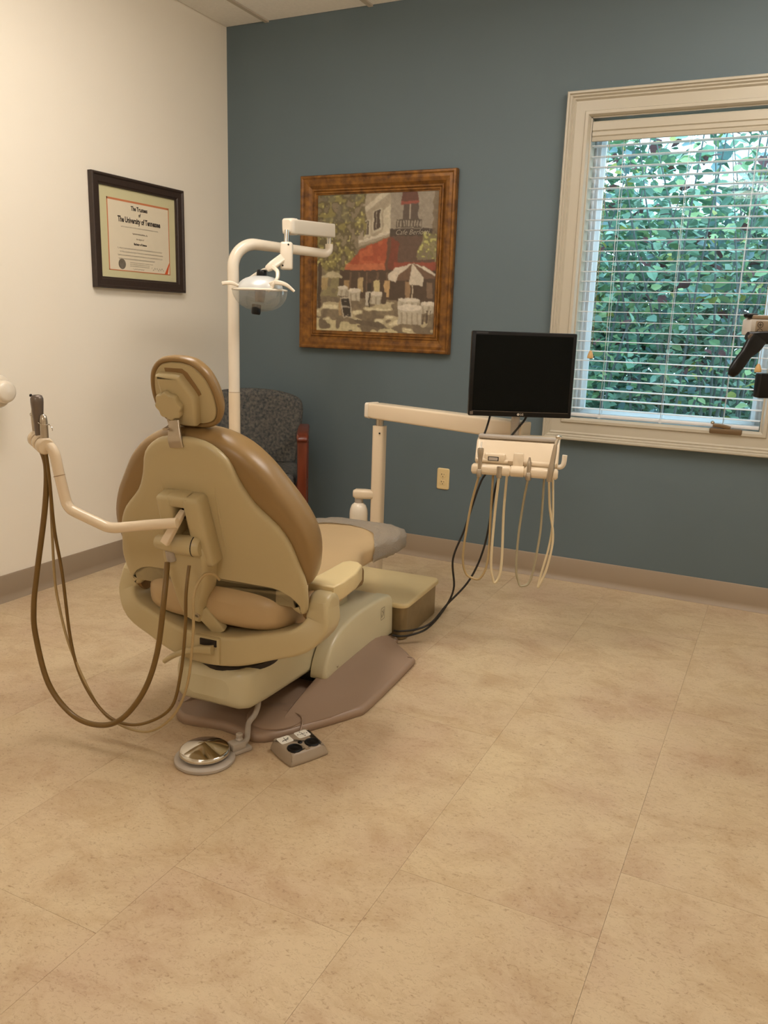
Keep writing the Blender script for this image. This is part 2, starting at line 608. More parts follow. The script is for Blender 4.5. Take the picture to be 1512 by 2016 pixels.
for n_, (i, j) in enumerate(TROFF):
    xa, xb, ya, yb = gx[i] + 0.013, gx[i + 1] - 0.013, gy[j + 2] + 0.013, gy[j] - 0.013
    t = thing('ceiling_light', 'lit drop-lens rectangular ceiling light ' + tl[n_], 'ceiling light',
              ((xa + xb) / 2, (ya + yb) / 2, H), 0, 'ceiling light panels')
    bm = bmesh.new()
    for lo, hi in (((xa, ya, H), (xb, ya + 0.03, H + 0.028)), ((xa, yb - 0.03, H), (xb, yb, H + 0.028)),
                   ((xa, ya + 0.03, H), (xa + 0.03, yb - 0.03, H + 0.028)), ((xb - 0.03, ya + 0.03, H), (xb, yb - 0.03, H + 0.028))):
        add_box(bm, lo, hi)
    obj('frame', bm, M_tbar, t, world=True)
    box_obj('diffuser', (xa + 0.03, ya + 0.03, H - 0.075), (xb - 0.03, yb - 0.03, H + 0.012), M_lamp, t, 0.015, True)

# ------------------------------------------------------------------ window
win = thing('window_1', 'white casement window with cream painted casing', None, ((WX0 + WX1) / 2, 0, WZ0), kind='structure')
cprof = [(0, 0), (0, 0.034), (0.004, 0.039), (0.011, 0.039), (0.015, 0.030), (0.021, 0.031), (0.027, 0.022), (0.033, 0.024),
         (0.040, 0.015), (0.082, 0.014), (0.086, 0.021), (0.098, 0.021), (0.104, 0.012), (0.108, 0)]
frame_sides('casing', WX0 - 0.108, WX1 + 0.108, WZ0 - 0.085, WZ1 + 0.105, cprof, M_trim, win, lambda x, z, h: (x, -h, z))
for lo, hi in (((WX0, 0, WZ0), (WX0 + 0.006, 0.13, WZ1)), ((WX1 - 0.006, 0, WZ0), (WX1, 0.13, WZ1)),
               ((WX0, 0, WZ1 - 0.006), (WX1, 0.13, WZ1)), ((WX0, -0.004, WZ0), (WX1, 0.13, WZ0 + 0.012))):
    box_obj('jamb', lo, hi, M_trim, win, world=True)
# sash members (vinyl, stepped)
sprof = [(0, 0), (0, 0.05), (0.012, 0.05), (0.014, 0.04), (0.028, 0.04), (0.032, 0.03), (0.046, 0.022), (0.048, 0)]
frame_sides('sash_member', WX0 + 0.006, WX1 - 0.006, WZ0 + 0.012, WZ1 - 0.006, sprof, M_vinyl, win, lambda x, z, h: (x, 0.135 - h, z))
box_obj('pane', (WX0 + 0.05, 0.122, WZ0 + 0.055), (WX1 - 0.05, 0.126, WZ1 - 0.05), M_glass, win, world=True)
bm = bmesh.new()
add_box(bm, (2.650, -0.028, 0.797), (2.785, 0.012, 0.822), 0.006)
ck = obj('crank_base', bm, M_bronze, win, world=True)
bm = bmesh.new()
add_sweep(bm, [(2.735, -0.012, 0.825), (2.70, -0.016, 0.832), (2.662, -0.020, 0.834)], 0.011, 0.008, 0.005, (0, 1, 0), 3)
obj('crank_handle', bm, M_bronze, win, world=True)
bm = bmesh.new()
add_lathe(bm, [(0.002, 0), (0.008, 0.003), (0.009, 0.008), (0.006, 0.013), (0.001, 0.015)], Matrix.Translation((2.660, -0.020, 0.838)), 12)
obj('crank_knob', bm, M_steel, win, world=True)

# ------------------------------------------------------------------ blind
bl = thing('window_blind', 'white horizontal slat blind lowered over the window', 'blind', ((WX0 + WX1) / 2, 0.04, 0.815))
bx0, bx1 = WX0 + 0.009, WX1 - 0.009
vprof = [(0.0, 2.056), (-0.006, 2.058), (-0.008, 2.072), (-0.004, 2.076), (-0.009, 2.080), (-0.009, 2.094), (-0.005, 2.098),
         (-0.010, 2.102), (-0.010, 2.134), (-0.006, 2.140), (0.002, 2.140), (0.002, 2.056)]
bm = bmesh.new()
add_rings(bm, [[(bx0, y + 0.008, z) for y, z in vprof], [(bx1, y + 0.008, z) for y, z in vprof]])
obj('valance', bm, M_trim, bl, world=True, smooth=20)
box_obj('head_rail', (bx0, 0.013, 2.072), (bx1, 0.062, 2.12), M_slat, bl, world=True)
bm = bmesh.new()
add_sweep(bm, [(bx0, 0.040, 0), (bx1, 0.040, 0)], 0.024, 0.0014, 0.0012, (0, 1, 0), 1)
sl0 = obj('slat', bm, M_slat, bl, smooth=0)
sl0.data.transform(Matrix.Translation((-(WX0 + WX1) / 2, -0.04, 0)))
zs = [2.042 - 0.0454 * k for k in range(27)]
for k, z in enumerate(zs):
    o = sl0 if k == 0 else link('slat', sl0.data, None, bl)
    o.location = (0, 0, z - 0.815)
    o.rotation_euler = (math.radians(1.5 + random.uniform(-0.8, 0.8)), math.radians(random.uniform(-0.12, 0.12)), 0)
box_obj('bottom_rail', (bx0, 0.016, 0.822), (bx1, 0.064, 0.838), M_slat, bl, 0.003, True)
for x in (2.15, 2.43, 2.70):
    for y in (0.0145, 0.0655):
        bm = bmesh.new()
        add_cyl(bm, (x, y, 0.838), (x, y, 2.075), 0.0012, n=6)
        obj('ladder_cord', bm, M_cord, bl, world=True)
    box_obj('cord_clip', (x - 0.006, 0.0135, 0.820), (x + 0.006, 0.018, 0.838), M_cord, bl, world=True)
for x, zt in ((2.085, 1.10), (2.815, 1.075)):
    bm = bmesh.new()
    for dx in (-0.004, 0.004):
        add_cyl(bm, (x + dx, 0.006, zt + 0.03), (x + dx, 0.006, 2.07), 0.0009, n=6)
    cd = obj('pull_cord', bm, M_tassel, bl, world=True)
    bm = bmesh.new()
    add_lathe(bm, [(0.004, 0.036), (0.008, 0.030), (0.013, 0.016), (0.015, 0.004), (0.013, 0.0), (0.004, -0.001)], Matrix.Translation((x, 0.006, zt)), 14)
    obj('tassel', bm, M_tassel, bl, world=True)

# ------------------------------------------------------------------ dental chair
CH = thing('dental_chair', 'beige reclining dental chair with tan vinyl upholstery on a taupe floor plate', 'dental chair',
           (1.50, -1.70, 0), math.radians(3.0))
TH = math.radians(17)
def B(u, b, off):          # back-rest plane: lateral, up along the back, off = rearwards
    return (u, -0.46 - b * math.sin(TH) - off * math.cos(TH), 0.62 + b * math.cos(TH) - off * math.sin(TH))
TH2 = math.radians(22)
def Hd(u, b, off):
    return (u, -0.52 - b * math.sin(TH2) - off * math.cos(TH2), 0.97 + b * math.cos(TH2) - off * math.sin(TH2))
def smooth_outline(half, n=4, straight=()):
    return [(v.x, v.y) for v in crom([(a, b, 0) for a, b in mirror(half)], n, closed=True)]

# base plate
plate_half = [(0.0, -0.405), (0.13, -0.423), (0.20, -0.365), (0.255, -0.275), (0.335, -0.14), (0.352, -0.07), (0.352, 0.30), (0.335, 0.345),
              (0.24, 0.44), (0.215, 0.47), (0.21, 0.50), (0.10, 0.51), (0.0, 0.51)]
pl = smooth_outline(plate_half, 3)
bm = bmesh.new()
add_layers(bm, pl, [(0.004, 0.0), (0.0, 0.006), (0.0, 0.018), (0.006, 0.026), (0.014, 0.029)],
           lambda x, y, h: (x, y, h))
obj('base_plate', bm, M_taupe, CH)
for sd in (1, -1):       # raised wings either side of the base
    rings = []
    for v, ui, zi, uo in ((-0.345, 0.185, 0.031, 0.205), (-0.30, 0.168, 0.040, 0.232), (-0.22, 0.163, 0.052, 0.283), (-0.14, 0.160, 0.064, 0.322), (-0.07, 0.158, 0.074, 0.338),
                          (0.0, 0.158, 0.080, 0.340), (0.15, 0.158, 0.082, 0.340), (0.30, 0.158, 0.082, 0.338), (0.345, 0.158, 0.081, 0.318), (0.40, 0.158, 0.078, 0.262), (0.44, 0.158, 0.072, 0.226), (0.47, 0.158, 0.060, 0.204)):
        w_ = uo - ui
        rings.append([(sd * x, v, z) for x, z in ((ui - 0.012, 0.015), (ui - 0.010, zi - 0.006), (ui - 0.004, zi), (ui + 0.10 * w_, zi - 0.002), (ui + 0.32 * w_, 0.029 + (zi - 0.029) * 0.52),
                      (ui + 0.60 * w_, 0.029 + (zi - 0.029) * 0.22), (ui + 0.85 * w_, 0.030 + (zi - 0.029) * 0.04), (uo, 0.0285), (uo, 0.015))])
    bm = bmesh.new()
    add_rings(bm, rings)
    obj('plate_wing', bm, M_taupe, CH, smooth=50)
# cover lid seam on the rear lobe of the plate
bm = bmesh.new()
add_lathe(bm, [(0.088, 0.0285), (0.088, 0.034), (0.084, 0.036), (0.04, 0.038), (0.0, 0.038)], Matrix.Translation((0.13, -0.30, 0)), 32)
obj('plate_cover', bm, M_taupe, CH)

# lift arm
bm = bmesh.new()
rings = []
for v, hw, zb, zt in ((-0.452, 0.075, 0.135, 0.195), (-0.446, 0.100, 0.118, 0.210), (-0.436, 0.120, 0.106, 0.222), (-0.41, 0.134, 0.100, 0.230),
                      (-0.33, 0.138, 0.094, 0.232), (-0.1, 0.138, 0.078, 0.222), (0.05, 0.134, 0.066, 0.212), (0.22, 0.13, 0.05, 0.195)):
    zc, hh = (zb + zt) / 2, (zt - zb) / 2
    rings.append([(-0.012 + x, v, zc + y) for x, y in rrect(hw, hh, 0.028, 5)])
add_rings(bm, rings)
obj('lift_arm', bm, M_ivory, CH, smooth=60)
bm = bmesh.new()
add_box(bm, (-0.10, -0.40, 0.082), (0.07, -0.20, 0.105), 0.01)
obj('lift_arm_tray', bm, M_lid, CH)
bm = bmesh.new()
add_box(bm, (-0.11, -0.02, 0.02), (0.11, 0.40, 0.075), 0.01)
obj('lift_mechanism', bm, M_dark, CH)

# side covers of the base
fprof = [(0.515, 0.03), (0.51, 0.155), (0.497, 0.19), (0.465, 0.206), (0.40, 0.214), (0.29, 0.222), (0.16, 0.223), (0.055, 0.208), (-0.015, 0.175),
         (-0.055, 0.13), (-0.072, 0.085), (-0.066, 0.066), (-0.03, 0.060)]
fprof = ccw([(v.x, v.y) for v in crom([(a, b, 0) for a, b in fprof], 3)])
for s in (1, -1):
    bm = bmesh.new()
    cx_, cz_ = 0.22, 0.115
    rings = [[(s * h, cx_ + (x - cx_) * (1 - d / 0.26), cz_ + (y - cz_) * (1 - d / 0.10)) for x, y in fprof]
             for d, h in ((0.0, 0.130), (0.0, 0.172), (0.0025, 0.180), (0.007, 0.184), (0.011, 0.185), (0.05, 0.185), (0.085, 0.185))]
    add_rings(bm, rings)
    sc_ = obj('side_cover', bm, M_ivory, CH, smooth=50)
    bm = bmesh.new()
    add_lathe(bm, [(0.0045, 0), (0.0045, 0.002), (0.003, 0.0035), (0.0005, 0.004)], axis_M((s * 0.1845, 0.02, 0.085), (s, 0, 0)), 10)
    obj('screw', bm, M_steel, sc_)
    # moulded square emblem
    bm = bmesh.new()
    c0 = Vector((s * 0.1855, 0.405, 0.150))
    def em(a, b): return c0 + Vector((0, a, b))
    w_, h_ = 0.017, 0.024
    fr = rrect(w_, h_, 0.004, 3)
    add_rings(bm, [[em(a, b) for a, b in fr] + [em(*fr[0])], [em(a * 0.9, b * 0.93) for a, b in fr] + [em(fr[0][0] * 0.9, fr[0][1] * 0.93)]],
              False, False, closed=False)
    for a0, b0, a1, b1 in ((-0.009, 0.014, 0.004, 0.002), (0.004, 0.002, -0.006, -0.013), (0.008, 0.014, 0.008, -0.012), (-0.009, -0.002, -0.009, -0.014)):
        d = Vector((a1 - a0, b1 - b0)).normalized() * 0.0011
        q = [em(a0 - d.y, b0 + d.x), em(a1 - d.y, b1 + d.x), em(a1 + d.y, b1 - d.x), em(a0 + d.y, b0 - d.x)]
        bm.faces.new([bm.verts.new(p) for p in q])
    obj('emblem', bm, M_inkl, sc_, smooth=0)
bm = bmesh.new()
mid = [(v, z) for v, z in fprof if True]
midp = ccw([(0.512, 0.03), (0.508, 0.155), (0.495, 0.188), (0.463, 0.204), (0.40, 0.212), (0.29, 0.220), (0.16, 0.221), (0.115, 0.217), (0.115, 0.03)])
add_layers(bm, midp, [(0, -0.131), (0, 0.131)], lambda x, y, h: (h, x, y))
obj('top_cover', bm, M_ivory, CH, smooth=40)

# swivel pedestal
bm = bmesh.new()
add_lathe(bm, [(0.125, 0.215), (0.128, 0.225), (0.128, 0.232)], Matrix.Translation((0.01, -0.315, 0)), 36)
obj('swivel_gap', bm, M_dark, CH)
bm = bmesh.new()
add_lathe(bm, [(0.09, 0.225), (0.108, 0.232), (0.118, 0.250), (0.120, 0.272), (0.10, 0.28)], Matrix.Translation((0.01, -0.315, 0)), 36)
obj('swivel_pedestal', bm, M_shell, CH)

# yoke: cross casting with two uprights
bm = bmesh.new()
ypts = [(-0.325, -0.365, 0.462), (-0.328, -0.37, 0.43), (-0.325, -0.378, 0.395), (-0.285, -0.402, 0.354), (-0.20, -0.420, 0.328), (-0.10, -0.432, 0.302), (0.0, -0.435, 0.295),
        (0.10, -0.432, 0.304), (0.20, -0.420, 0.332), (0.285, -0.402, 0.358), (0.325, -0.378, 0.398), (0.328, -0.37, 0.43), (0.325, -0.365, 0.462)]
add_sweep(bm, ypts, [0.042, 0.046, 0.046, 0.045, 0.045, 0.048, 0.05, 0.048, 0.045, 0.045, 0.046, 0.046, 0.042],
          [0.030, 0.034, 0.036, 0.038, 0.040, 0.044, 0.046, 0.044, 0.040, 0.038, 0.036, 0.034, 0.030], 0.012, (0, 1, 0), 4)
for s in (-1, 1):
    add_lathe(bm, [(0.030, -0.034), (0.042, -0.028), (0.046, -0.015), (0.046, 0.02), (0.042, 0.030), (0.030, 0.034)],
              axis_M((s * 0.325, -0.366, 0.446), (s, 0, 0)), 28)
obj('yoke', bm, M_shell, CH, smooth=60)
for s in (-1, 1):
    bm = bmesh.new()
    add_lathe(bm, [(0.040, 0), (0.042, 0.003), (0.042, 0.012), (0.040, 0.015)], axis_M((s * 0.282, -0.372, 0.446), (s, 0, 0)), 28)
    obj('pivot_ring', bm, M_rim, CH)
bm = bmesh.new()
add_box(bm, (-0.035, -0.492, 0.258), (0.058, -0.470, 0.340), 0.006)
obj('latch_plate', bm, M_shell, CH)
box_obj('slot', (-0.005, -0.496, 0.316), (0.050, -0.47, 0.335), M_dark, CH)
bm = bmesh.new()
add_sweep(bm, [(0.045, -0.506, 0.312), (0.005, -0.512, 0.308), (-0.04, -0.516, 0.295), (-0.085, -0.518, 0.272), (-0.115, -0.518, 0.250)],
          [0.012, 0.010, 0.009, 0.009, 0.008], [0.012, 0.010, 0.008, 0.008, 0.007], 0.007, (0, 1, 0), 4)
obj('release_lever', bm, M_shell, CH, smooth=60)

# seat + leg rest cushion
def cushion_rings(secs, grow=0.0):
    R = []
    for v, hw, zt, zb in secs:
        zc, hh = (zb + zt) / 2, (zt - zb) / 2 + grow
        n = 44
        ring = []
        for k in range(n):
            a = 2 * math.pi * k / n
            ca, sa = math.cos(a), math.sin(a)
            ring.append(((hw + grow) * math.copysign(abs(ca) ** 0.50, ca), v, zc + hh * math.copysign(abs(sa) ** 0.62, sa)))
        R.append(ring)
    return R
secs = [(-0.462, 0.12, 0.442, 0.405), (-0.458, 0.175, 0.458, 0.388), (-0.447, 0.214, 0.478, 0.372), (-0.425, 0.234, 0.488, 0.360), (-0.385, 0.245, 0.491, 0.348), (-0.30, 0.250, 0.487, 0.336),
        (-0.1, 0.258, 0.487, 0.330), (0.02, 0.252, 0.487, 0.335), (0.09, 0.232, 0.485, 0.350), (0.14, 0.210, 0.482, 0.362), (0.20, 0.196, 0.477, 0.370),
        (0.28, 0.200, 0.470, 0.372), (0.36, 0.210, 0.464, 0.372), (0.46, 0.216, 0.458, 0.372), (0.55, 0.208, 0.452, 0.374), (0.60, 0.185, 0.446, 0.380),
        (0.625, 0.15, 0.438, 0.388), (0.635, 0.10, 0.428, 0.396)]
bm = bmesh.new()
add_rings(bm, cushion_rings(secs))
obj('seat_cushion', bm, M_seat, CH, smooth=70)
def sec_at(v):
    for (v0, *p0), (v1, *p1) in zip(secs[:-1], secs[1:]):
        if v0 <= v <= v1:
            f = (v - v0) / (v1 - v0)
            return [x + (y - x) * f for x, y in zip(p0, p1)]
    return list(secs[-1][1:])
R = []
NB, NA = 15, 60
for i in range(NB + 1):
    ring = []
    for k in range(NA):
        a = 2 * math.pi * k / NA
        ca, sa = math.cos(a), math.sin(a)
        cu_, su_ = math.copysign(abs(ca) ** 0.50, ca), math.copysign(abs(sa) ** 0.62, sa)
        vb = 0.475 - 0.22 * abs(cu_) ** 2.2 + 0.006 * math.sin(5 * a)
        v = vb + (0.636 - vb) * (i / NB) ** 0.8
        hw_, zt_, zb_ = sec_at(v)
        d = 0.0016 * math.sin(2.1 * i + 1.3 * k) + 0.0020 * math.sin(0.8 * k - 1.1 * i)
        g_ = 0.005 + d
        ring.append(((hw_ + g_) * cu_, v + 0.006 * (i / NB), (zt_ + zb_) / 2 + ((zt_ - zb_) / 2 + g_) * su_ - (0.012 if sa < 0 else 0) * (i / NB)))
    R.append(ring)
R.append([(x * 0.8, 0.650, 0.410 + (z - 0.410) * 0.6) for x, _, z in R[-1]])
bm = bmesh.new()
add_rings(bm, R, False, True)
obj('toe_cover', bm, M_bag, CH, smooth=60)['label'] = 'crinkled clear plastic cover over the toe end'
box_obj('seat_pan', (-0.13, -0.36, 0.268), (0.13, 0.36, 0.345), M_rim, CH, 0.02)
box_obj('lift_link', (-0.09, -0.02, 0.19), (0.09, 0.30, 0.275), M_ivory, CH, 0.015)

# arm rest pads
pad_o = ccw([(0.268, -0.352), (0.352, -0.356), (0.357, -0.30), (0.350, -0.20), (0.330, -0.115), (0.305, -0.090), (0.275, -0.088), (0.258, -0.11), (0.258, -0.30)])
for s in (1, -1):
    bm = bmesh.new()
    pp = pad_o if s > 0 else ccw([(-a, b) for a, b in pad_o])
    def pf(x, y, h):
        return (x, y, h + 0.012 * (-0.10 - y))
    add_layers(bm, pp, [(0.008, 0.450), (0.002, 0.452), (0.0, 0.456), (0.0, 0.497), (0.002, 0.501), (0.006, 0.503)], pf)
    obj('armrest', bm, M_lid, CH, smooth=50)

# back rest: cushion, shell
cush_half = [(0.0, -0.120), (0.15, -0.122), (0.245, -0.140), (0.303, -0.112), (0.325, -0.06), (0.332, 0.0), (0.322, 0.06), (0.295, 0.12), (0.255, 0.18), (0.212, 0.238),
             (0.155, 0.288), (0.085, 0.318), (0.0, 0.328)]
co = smooth_outline(cush_half, 3)
bm = bmesh.new()
add_layers(bm, co, [(0.09, 0.004), (0.03, 0.001), (0.012, -0.005), (0.003, -0.018), (0.0, -0.035), (0.001, -0.055), (0.006, -0.078), (0.016, -0.100), (0.032, -0.117), (0.055, -0.127), (0.09, -0.133)], B)
obj('backrest_cushion', bm, M_uph, CH, smooth=70)
shell_half = [(0.0, -0.146), (0.12, -0.146), (0.205, -0.144), (0.245, -0.158), (0.262, -0.180), (0.285, -0.192), (0.303, -0.175), (0.311, -0.09), (0.298, -0.03), (0.282, 0.03),
              (0.252, 0.083), (0.190, 0.145), (0.156, 0.206), (0.132, 0.268), (0.085, 0.308), (0.035, 0.321), (0.0, 0.322)]
so = smooth_outline(shell_half, 3)
bm = bmesh.new()
add_layers(bm, so, [(0.006, -0.004), (0.0, 0.004), (0.0, 0.012), (0.003, 0.018), (0.010, 0.022), (0.03, 0.024)], B)
sh = obj('backrest_shell', bm, M_shell, CH, smooth=50)
# two long soft ridges moulded into the shell
for ua, ub in ((-0.098, -0.075), (0.085, 0.075)):
    bm = bmesh.new()
    add_tube(bm, [B(ua * 1.02, 0.27, 0.020), B((ua + ub) / 2, 0.10, 0.0235), B(ub, -0.05, 0.0225)], [0.001, 0.004, 0.001], 8, 6)
    obj('ridge', bm, M_shell, sh, smooth=70)
bm = bmesh.new()
stem = ccw([(-0.095, 0.02), (-0.098, -0.12), (-0.088, -0.20), (-0.07, -0.235), (-0.03, -0.245), (-0.012, -0.225), (0.0, -0.17), (0.025, -0.11), (0.04, 0.02)])
stem = [(v.x, v.y) for v in crom([(a, b, 0) for a, b in stem], 3, closed=True)]
add_layers(bm, stem, [(0.0, -0.05), (0.0, 0.062), (0.005, 0.076), (0.012, 0.082)], B)
st_ = obj('back_stem', bm, M_shell, CH, smooth=60)
bm = bmesh.new()
add_lathe(bm, [(0.009, 0), (0.009, 0.004), (0.005, 0.0045), (0.005, 0.002), (0.0, 0.002)], axis_M(B(-0.026, -0.212, 0.080), Vector(B(0, 0, 1)) - Vector(B(0, 0, 0))), 14)
obj('pivot_pin', bm, M_steel, st_)
bm = bmesh.new()
add_sweep(bm, [B(-0.020, -0.205, 0.062), B(0.008, -0.24, 0.062), B(0.026, -0.272, 0.058)], 0.013, 0.022, 0.006, (0, 1, 0), 3)
obj('recline_link', bm, M_shell, CH, smooth=60)

# bracket on the back
bm = bmesh.new()
def boxB(lo, hi, bev):
    t = bmesh.new()
    add_box(t, lo, hi, bev, 3)
    for v in t.verts:
        u, b, o_ = v.co
        tap = 1 - 0.10 * (b / 0.17) if b > 0 else 1
        v.co = Vector(B((u + 0.02) * tap - 0.02, b, o_))
    merge(bm, t)
boxB((-0.093, 0.03, 0.015), (-0.038, 0.168, 0.072), 0.012)
boxB((0.0, -0.045, 0.015), (0.062, 0.168, 0.072), 0.014)
boxB((-0.06, 0.135, 0.015), (0.03, 0.168, 0.070), 0.010)
boxB((-0.085, -0.045, 0.015), (0.03, 0.045, 0.052), 0.010)
br = obj('arm_bracket', bm, M_shell, CH, smooth=50)
bm = bmesh.new()
t = bmesh.new(); add_box(t, (-0.042, 0.08, 0.02), (0.004, 0.140, 0.030))
for v in t.verts: v.co = Vector(B(*v.co))
merge(bm, t)
obj('bracket_slot', bm, M_dark, br)
bm = bmesh.new()
add_sweep(bm, [B(-0.016, 0.118, 0.050), B(-0.022, 0.100, 0.075), B(-0.040, 0.062, 0.110), B(-0.046, 0.05, 0.118)], [0.009, 0.010, 0.012, 0.012], [0.006, 0.008, 0.009, 0.008], 0.003, (1, 0, 0), 3)
obj('bracket_lever', bm, M_enam, br, smooth=40)
bm = bmesh.new()
add_cyl(bm, B(-0.105, 0.026, 0.082), B(-0.030, 0.026, 0.078), 0.020, 0.027, 24, 0.003)
add_cyl(bm, B(-0.045, 0.026, 0.078), B(0.036, 0.022, 0.070), 0.029, None, 24, 0.005)
obj('vacuum_valve', bm, M_shell, br, smooth=50)
bm = bmesh.new()
add_cyl(bm, B(0.014, 0.0235, 0.0725), B(0.0165, 0.0233, 0.0722), 0.0297, None, 24)
obj('valve_seal', bm, M_dark, br)
bm = bmesh.new()
add_cyl(bm, B(-0.068, 0.005, 0.080), B(-0.068, -0.030, 0.082), 0.0145, None, 16, 0.002)
obj('hose_collar', bm, M_greyp, br)

# assistant's arm
bm = bmesh.new()
add_tube(bm, [(0.008, -0.602, 0.700), (-0.06, -0.622, 0.691), (-0.140, -0.650, 0.679), (-0.160, -0.656, 0.677), (-0.178, -0.661, 0.679), (-0.20, -0.666, 0.687), (-0.268, -0.678, 0.712), (-0.283, -0.680, 0.720), (-0.293, -0.680, 0.731),
              (-0.299, -0.68, 0.747), (-0.316, -0.68, 0.815), (-0.3235, -0.68, 0.852), (-0.328, -0.681, 0.868), (-0.336, -0.683, 0.881), (-0.349, -0.685, 0.889), (-0.360, -0.686, 0.891)], 0.0143, 18, 5)
aa = obj('assistant_arm', bm, M_enam, CH, smooth=70)
bm = bmesh.new()
add_cyl(bm, (-0.3148, -0.68, 0.806), (-0.3152, -0.68, 0.8075), 0.0155, None, 18)
obj('tube_joint', bm, M_rim, aa)
ax0, ax1 = Vector((-0.338, -0.696, 0.884)), Vector((-0.405, -0.668, 0.902))
for k in range(3):
    a, b = ax0.lerp(ax1, k / 3 + 0.02), ax0.lerp(ax1, (k + 1) / 3 - 0.03)
    bm = bmesh.new()
    add_cyl(bm, a, b, 0.0235, None, 22, 0.004)
    obj('instrument_holder', bm, M_enam, aa, smooth=50)
for k in range(2):
    a, b = ax0.lerp(ax1, (k + 1) / 3 - 0.04), ax0.lerp(ax1, (k + 1) / 3 + 0.03)
    bm = bmesh.new()
    add_cyl(bm, a, b, 0.0205, None, 18)
    obj('holder_gap', bm, M_rim, aa)

# head rest
head_half = [(0.0, -0.026), (0.05, -0.023), (0.083, -0.008), (0.101, 0.022), (0.105, 0.06), (0.099, 0.10), (0.083, 0.137), (0.054, 0.164), (0.022, 0.173), (0.0, 0.174)]
ho = smooth_outline(head_half, 4)
bm = bmesh.new()
add_layers(bm, ho, [(0.012, -0.001), (0.010, 0.004), (0.005, 0.006), (0.0, 0.002), (-0.001, -0.010), (0.003, -0.022), (0.009, -0.034), (0.018, -0.043), (0.030, -0.049), (0.045, -0.051)], Hd)
hp = obj('headrest_pad', bm, M_uph, CH, smooth=70)
bm = bmesh.new()
add_layers(bm, ho, [(0.016, -0.004), (0.013, 0.001), (0.015, 0.004), (0.03, 0.005)], Hd)
obj('headrest_plate', bm, M_shell, CH, smooth=50)
bm = bmesh.new()
add_layers(bm, ccw([(-0.037, 0.10), (-0.037, 0.146), (0.018, 0.146), (0.032, 0.135), (0.055, 0.088), (0.058, 0.076), (0.03, 0.06)]), [(0, 0.003), (0, 0.0062)], Hd)
obj('headrest_recess', bm, M_rim, CH)
bm = bmesh.new()
blk = [(v.x, v.y) for v in crom([(a, b, 0) for a, b in ccw([(-0.056, 0.118), (-0.052, 0.134), (0.010, 0.134), (0.022, 0.122), (0.046, 0.078), (0.046, 0.055), (0.034, 0.005), (0.022, -0.012), (-0.046, -0.004), (-0.056, 0.03)])], 3, closed=True)]
add_layers(bm, blk, [(0, 0.004), (0, 0.020), (0.003, 0.026), (0.007, 0.029)], Hd)
hb = obj('headrest_mount', bm, M_shell, CH, smooth=45)
bm = bmesh.new()
rings = []
for f_, h_ in ((0.95, 0.026), (1.0, 0.029), (1.0, 0.041), (0.97, 0.0445), (0.90, 0.046), (0.86, 0.046)):
    ring = []
    for k in range(72):
        a = 2 * math.pi * k / 72
        r = (0.0385 + 0.0026 * math.cos(8 * a)) * f_
        ring.append(Hd(-0.029 + r * math.cos(a), 0.053 + r * math.sin(a), h_))
    rings.append(ring)
add_rings(bm, rings)
obj('headrest_knob', bm, M_shell, hb, smooth=40)
bm = bmesh.new()
add_sweep(bm, [B(-0.020, 0.362, 0.000), B(-0.017, 0.345, 0.010), B(-0.012, 0.318, 0.024), B(-0.010, 0.298, 0.026)], [0.016, 0.018, 0.022, 0.022], 0.004, 0.003, (1, 0, 0), 4)
obj('neck_bar', bm, M_steel, CH, smooth=50)
bm = bmesh.new()
add_sweep(bm, [Hd(-0.052, 0.012, 0.030), Hd(-0.046, -0.008, 0.034), B(-0.034, 0.348, 0.028)], [0.003, 0.007, 0.006], [0.003, 0.004, 0.003], 0.002, (1, 0, 0), 4)
obj('neck_lever', bm, M_steel, CH, smooth=50)

# ------------------------------------------------------------------ assistant instruments with hoses (hang in the holders)
def chair_pt(p):
    a = math.radians(3.0)
    return Vector((1.50 + p[0] * math.cos(a) - p[1] * math.sin(a), -1.70 + p[0] * math.sin(a) + p[1] * math.cos(a), p[2]))
def CW(pts): return [chair_pt(p) for p in pts]
hc = [ax0.lerp(ax1, (k + 0.5) / 3) for k in range(3)]

# large suction
base = hc[1] + Vector((0, -0.004, 0))
t = thing('suction_handpiece', 'tall grey suction handpiece with a thick olive hose, middle of the assistant holder', 'handpiece', chair_pt((base.x, base.y, 0.0)), 0, 'instruments on the assistant arm')
bm = bmesh.new()
add_lathe(bm, [(0.0095, 0), (0.0100, 0.03), (0.0115, 0.055), (0.0145, 0.085), (0.0165, 0.112), (0.0165, 0.122), (0.013, 0.130), (0.010, 0.131), (0.009, 0.120)],
          Matrix.Translation(chair_pt(base + Vector((0, 0, -0.005)))), 20)
h_ = obj('body', bm, M_gun, t, world=True, smooth=50)
bm = bmesh.new()
add_lathe(bm, [(0.0035, 0), (0.004, 0.003), (0.003, 0.006), (0.0005, 0.007)], Matrix.Translation(chair_pt(base + Vector((-0.010, -0.010, 0.122)))), 10)
obj('button', bm, M_black, h_, world=True)
bm = bmesh.new()
add_tube(bm, CW([tuple(base + Vector((0, 0, -0.01))), (-0.385, -0.655, 0.82), (-0.400, -0.655, 0.700), (-0.452, -0.65, 0.5), (-0.472, -0.65, 0.40), (-0.4726, -0.65, 0.311), (-0.4355, -0.65, 0.167), (-0.354, -0.65, 0.0874),
                 (-0.2595, -0.65, 0.0739), (-0.1746, -0.645, 0.108), (-0.098, -0.635, 0.205), (-0.058, -0.62, 0.325), (-0.045, -0.60, 0.475), (-0.0665, -0.5535, 0.567)]), 0.0080, 12, 8)
obj('hose', bm, M_hose_olive, t, world=True, smooth=70)
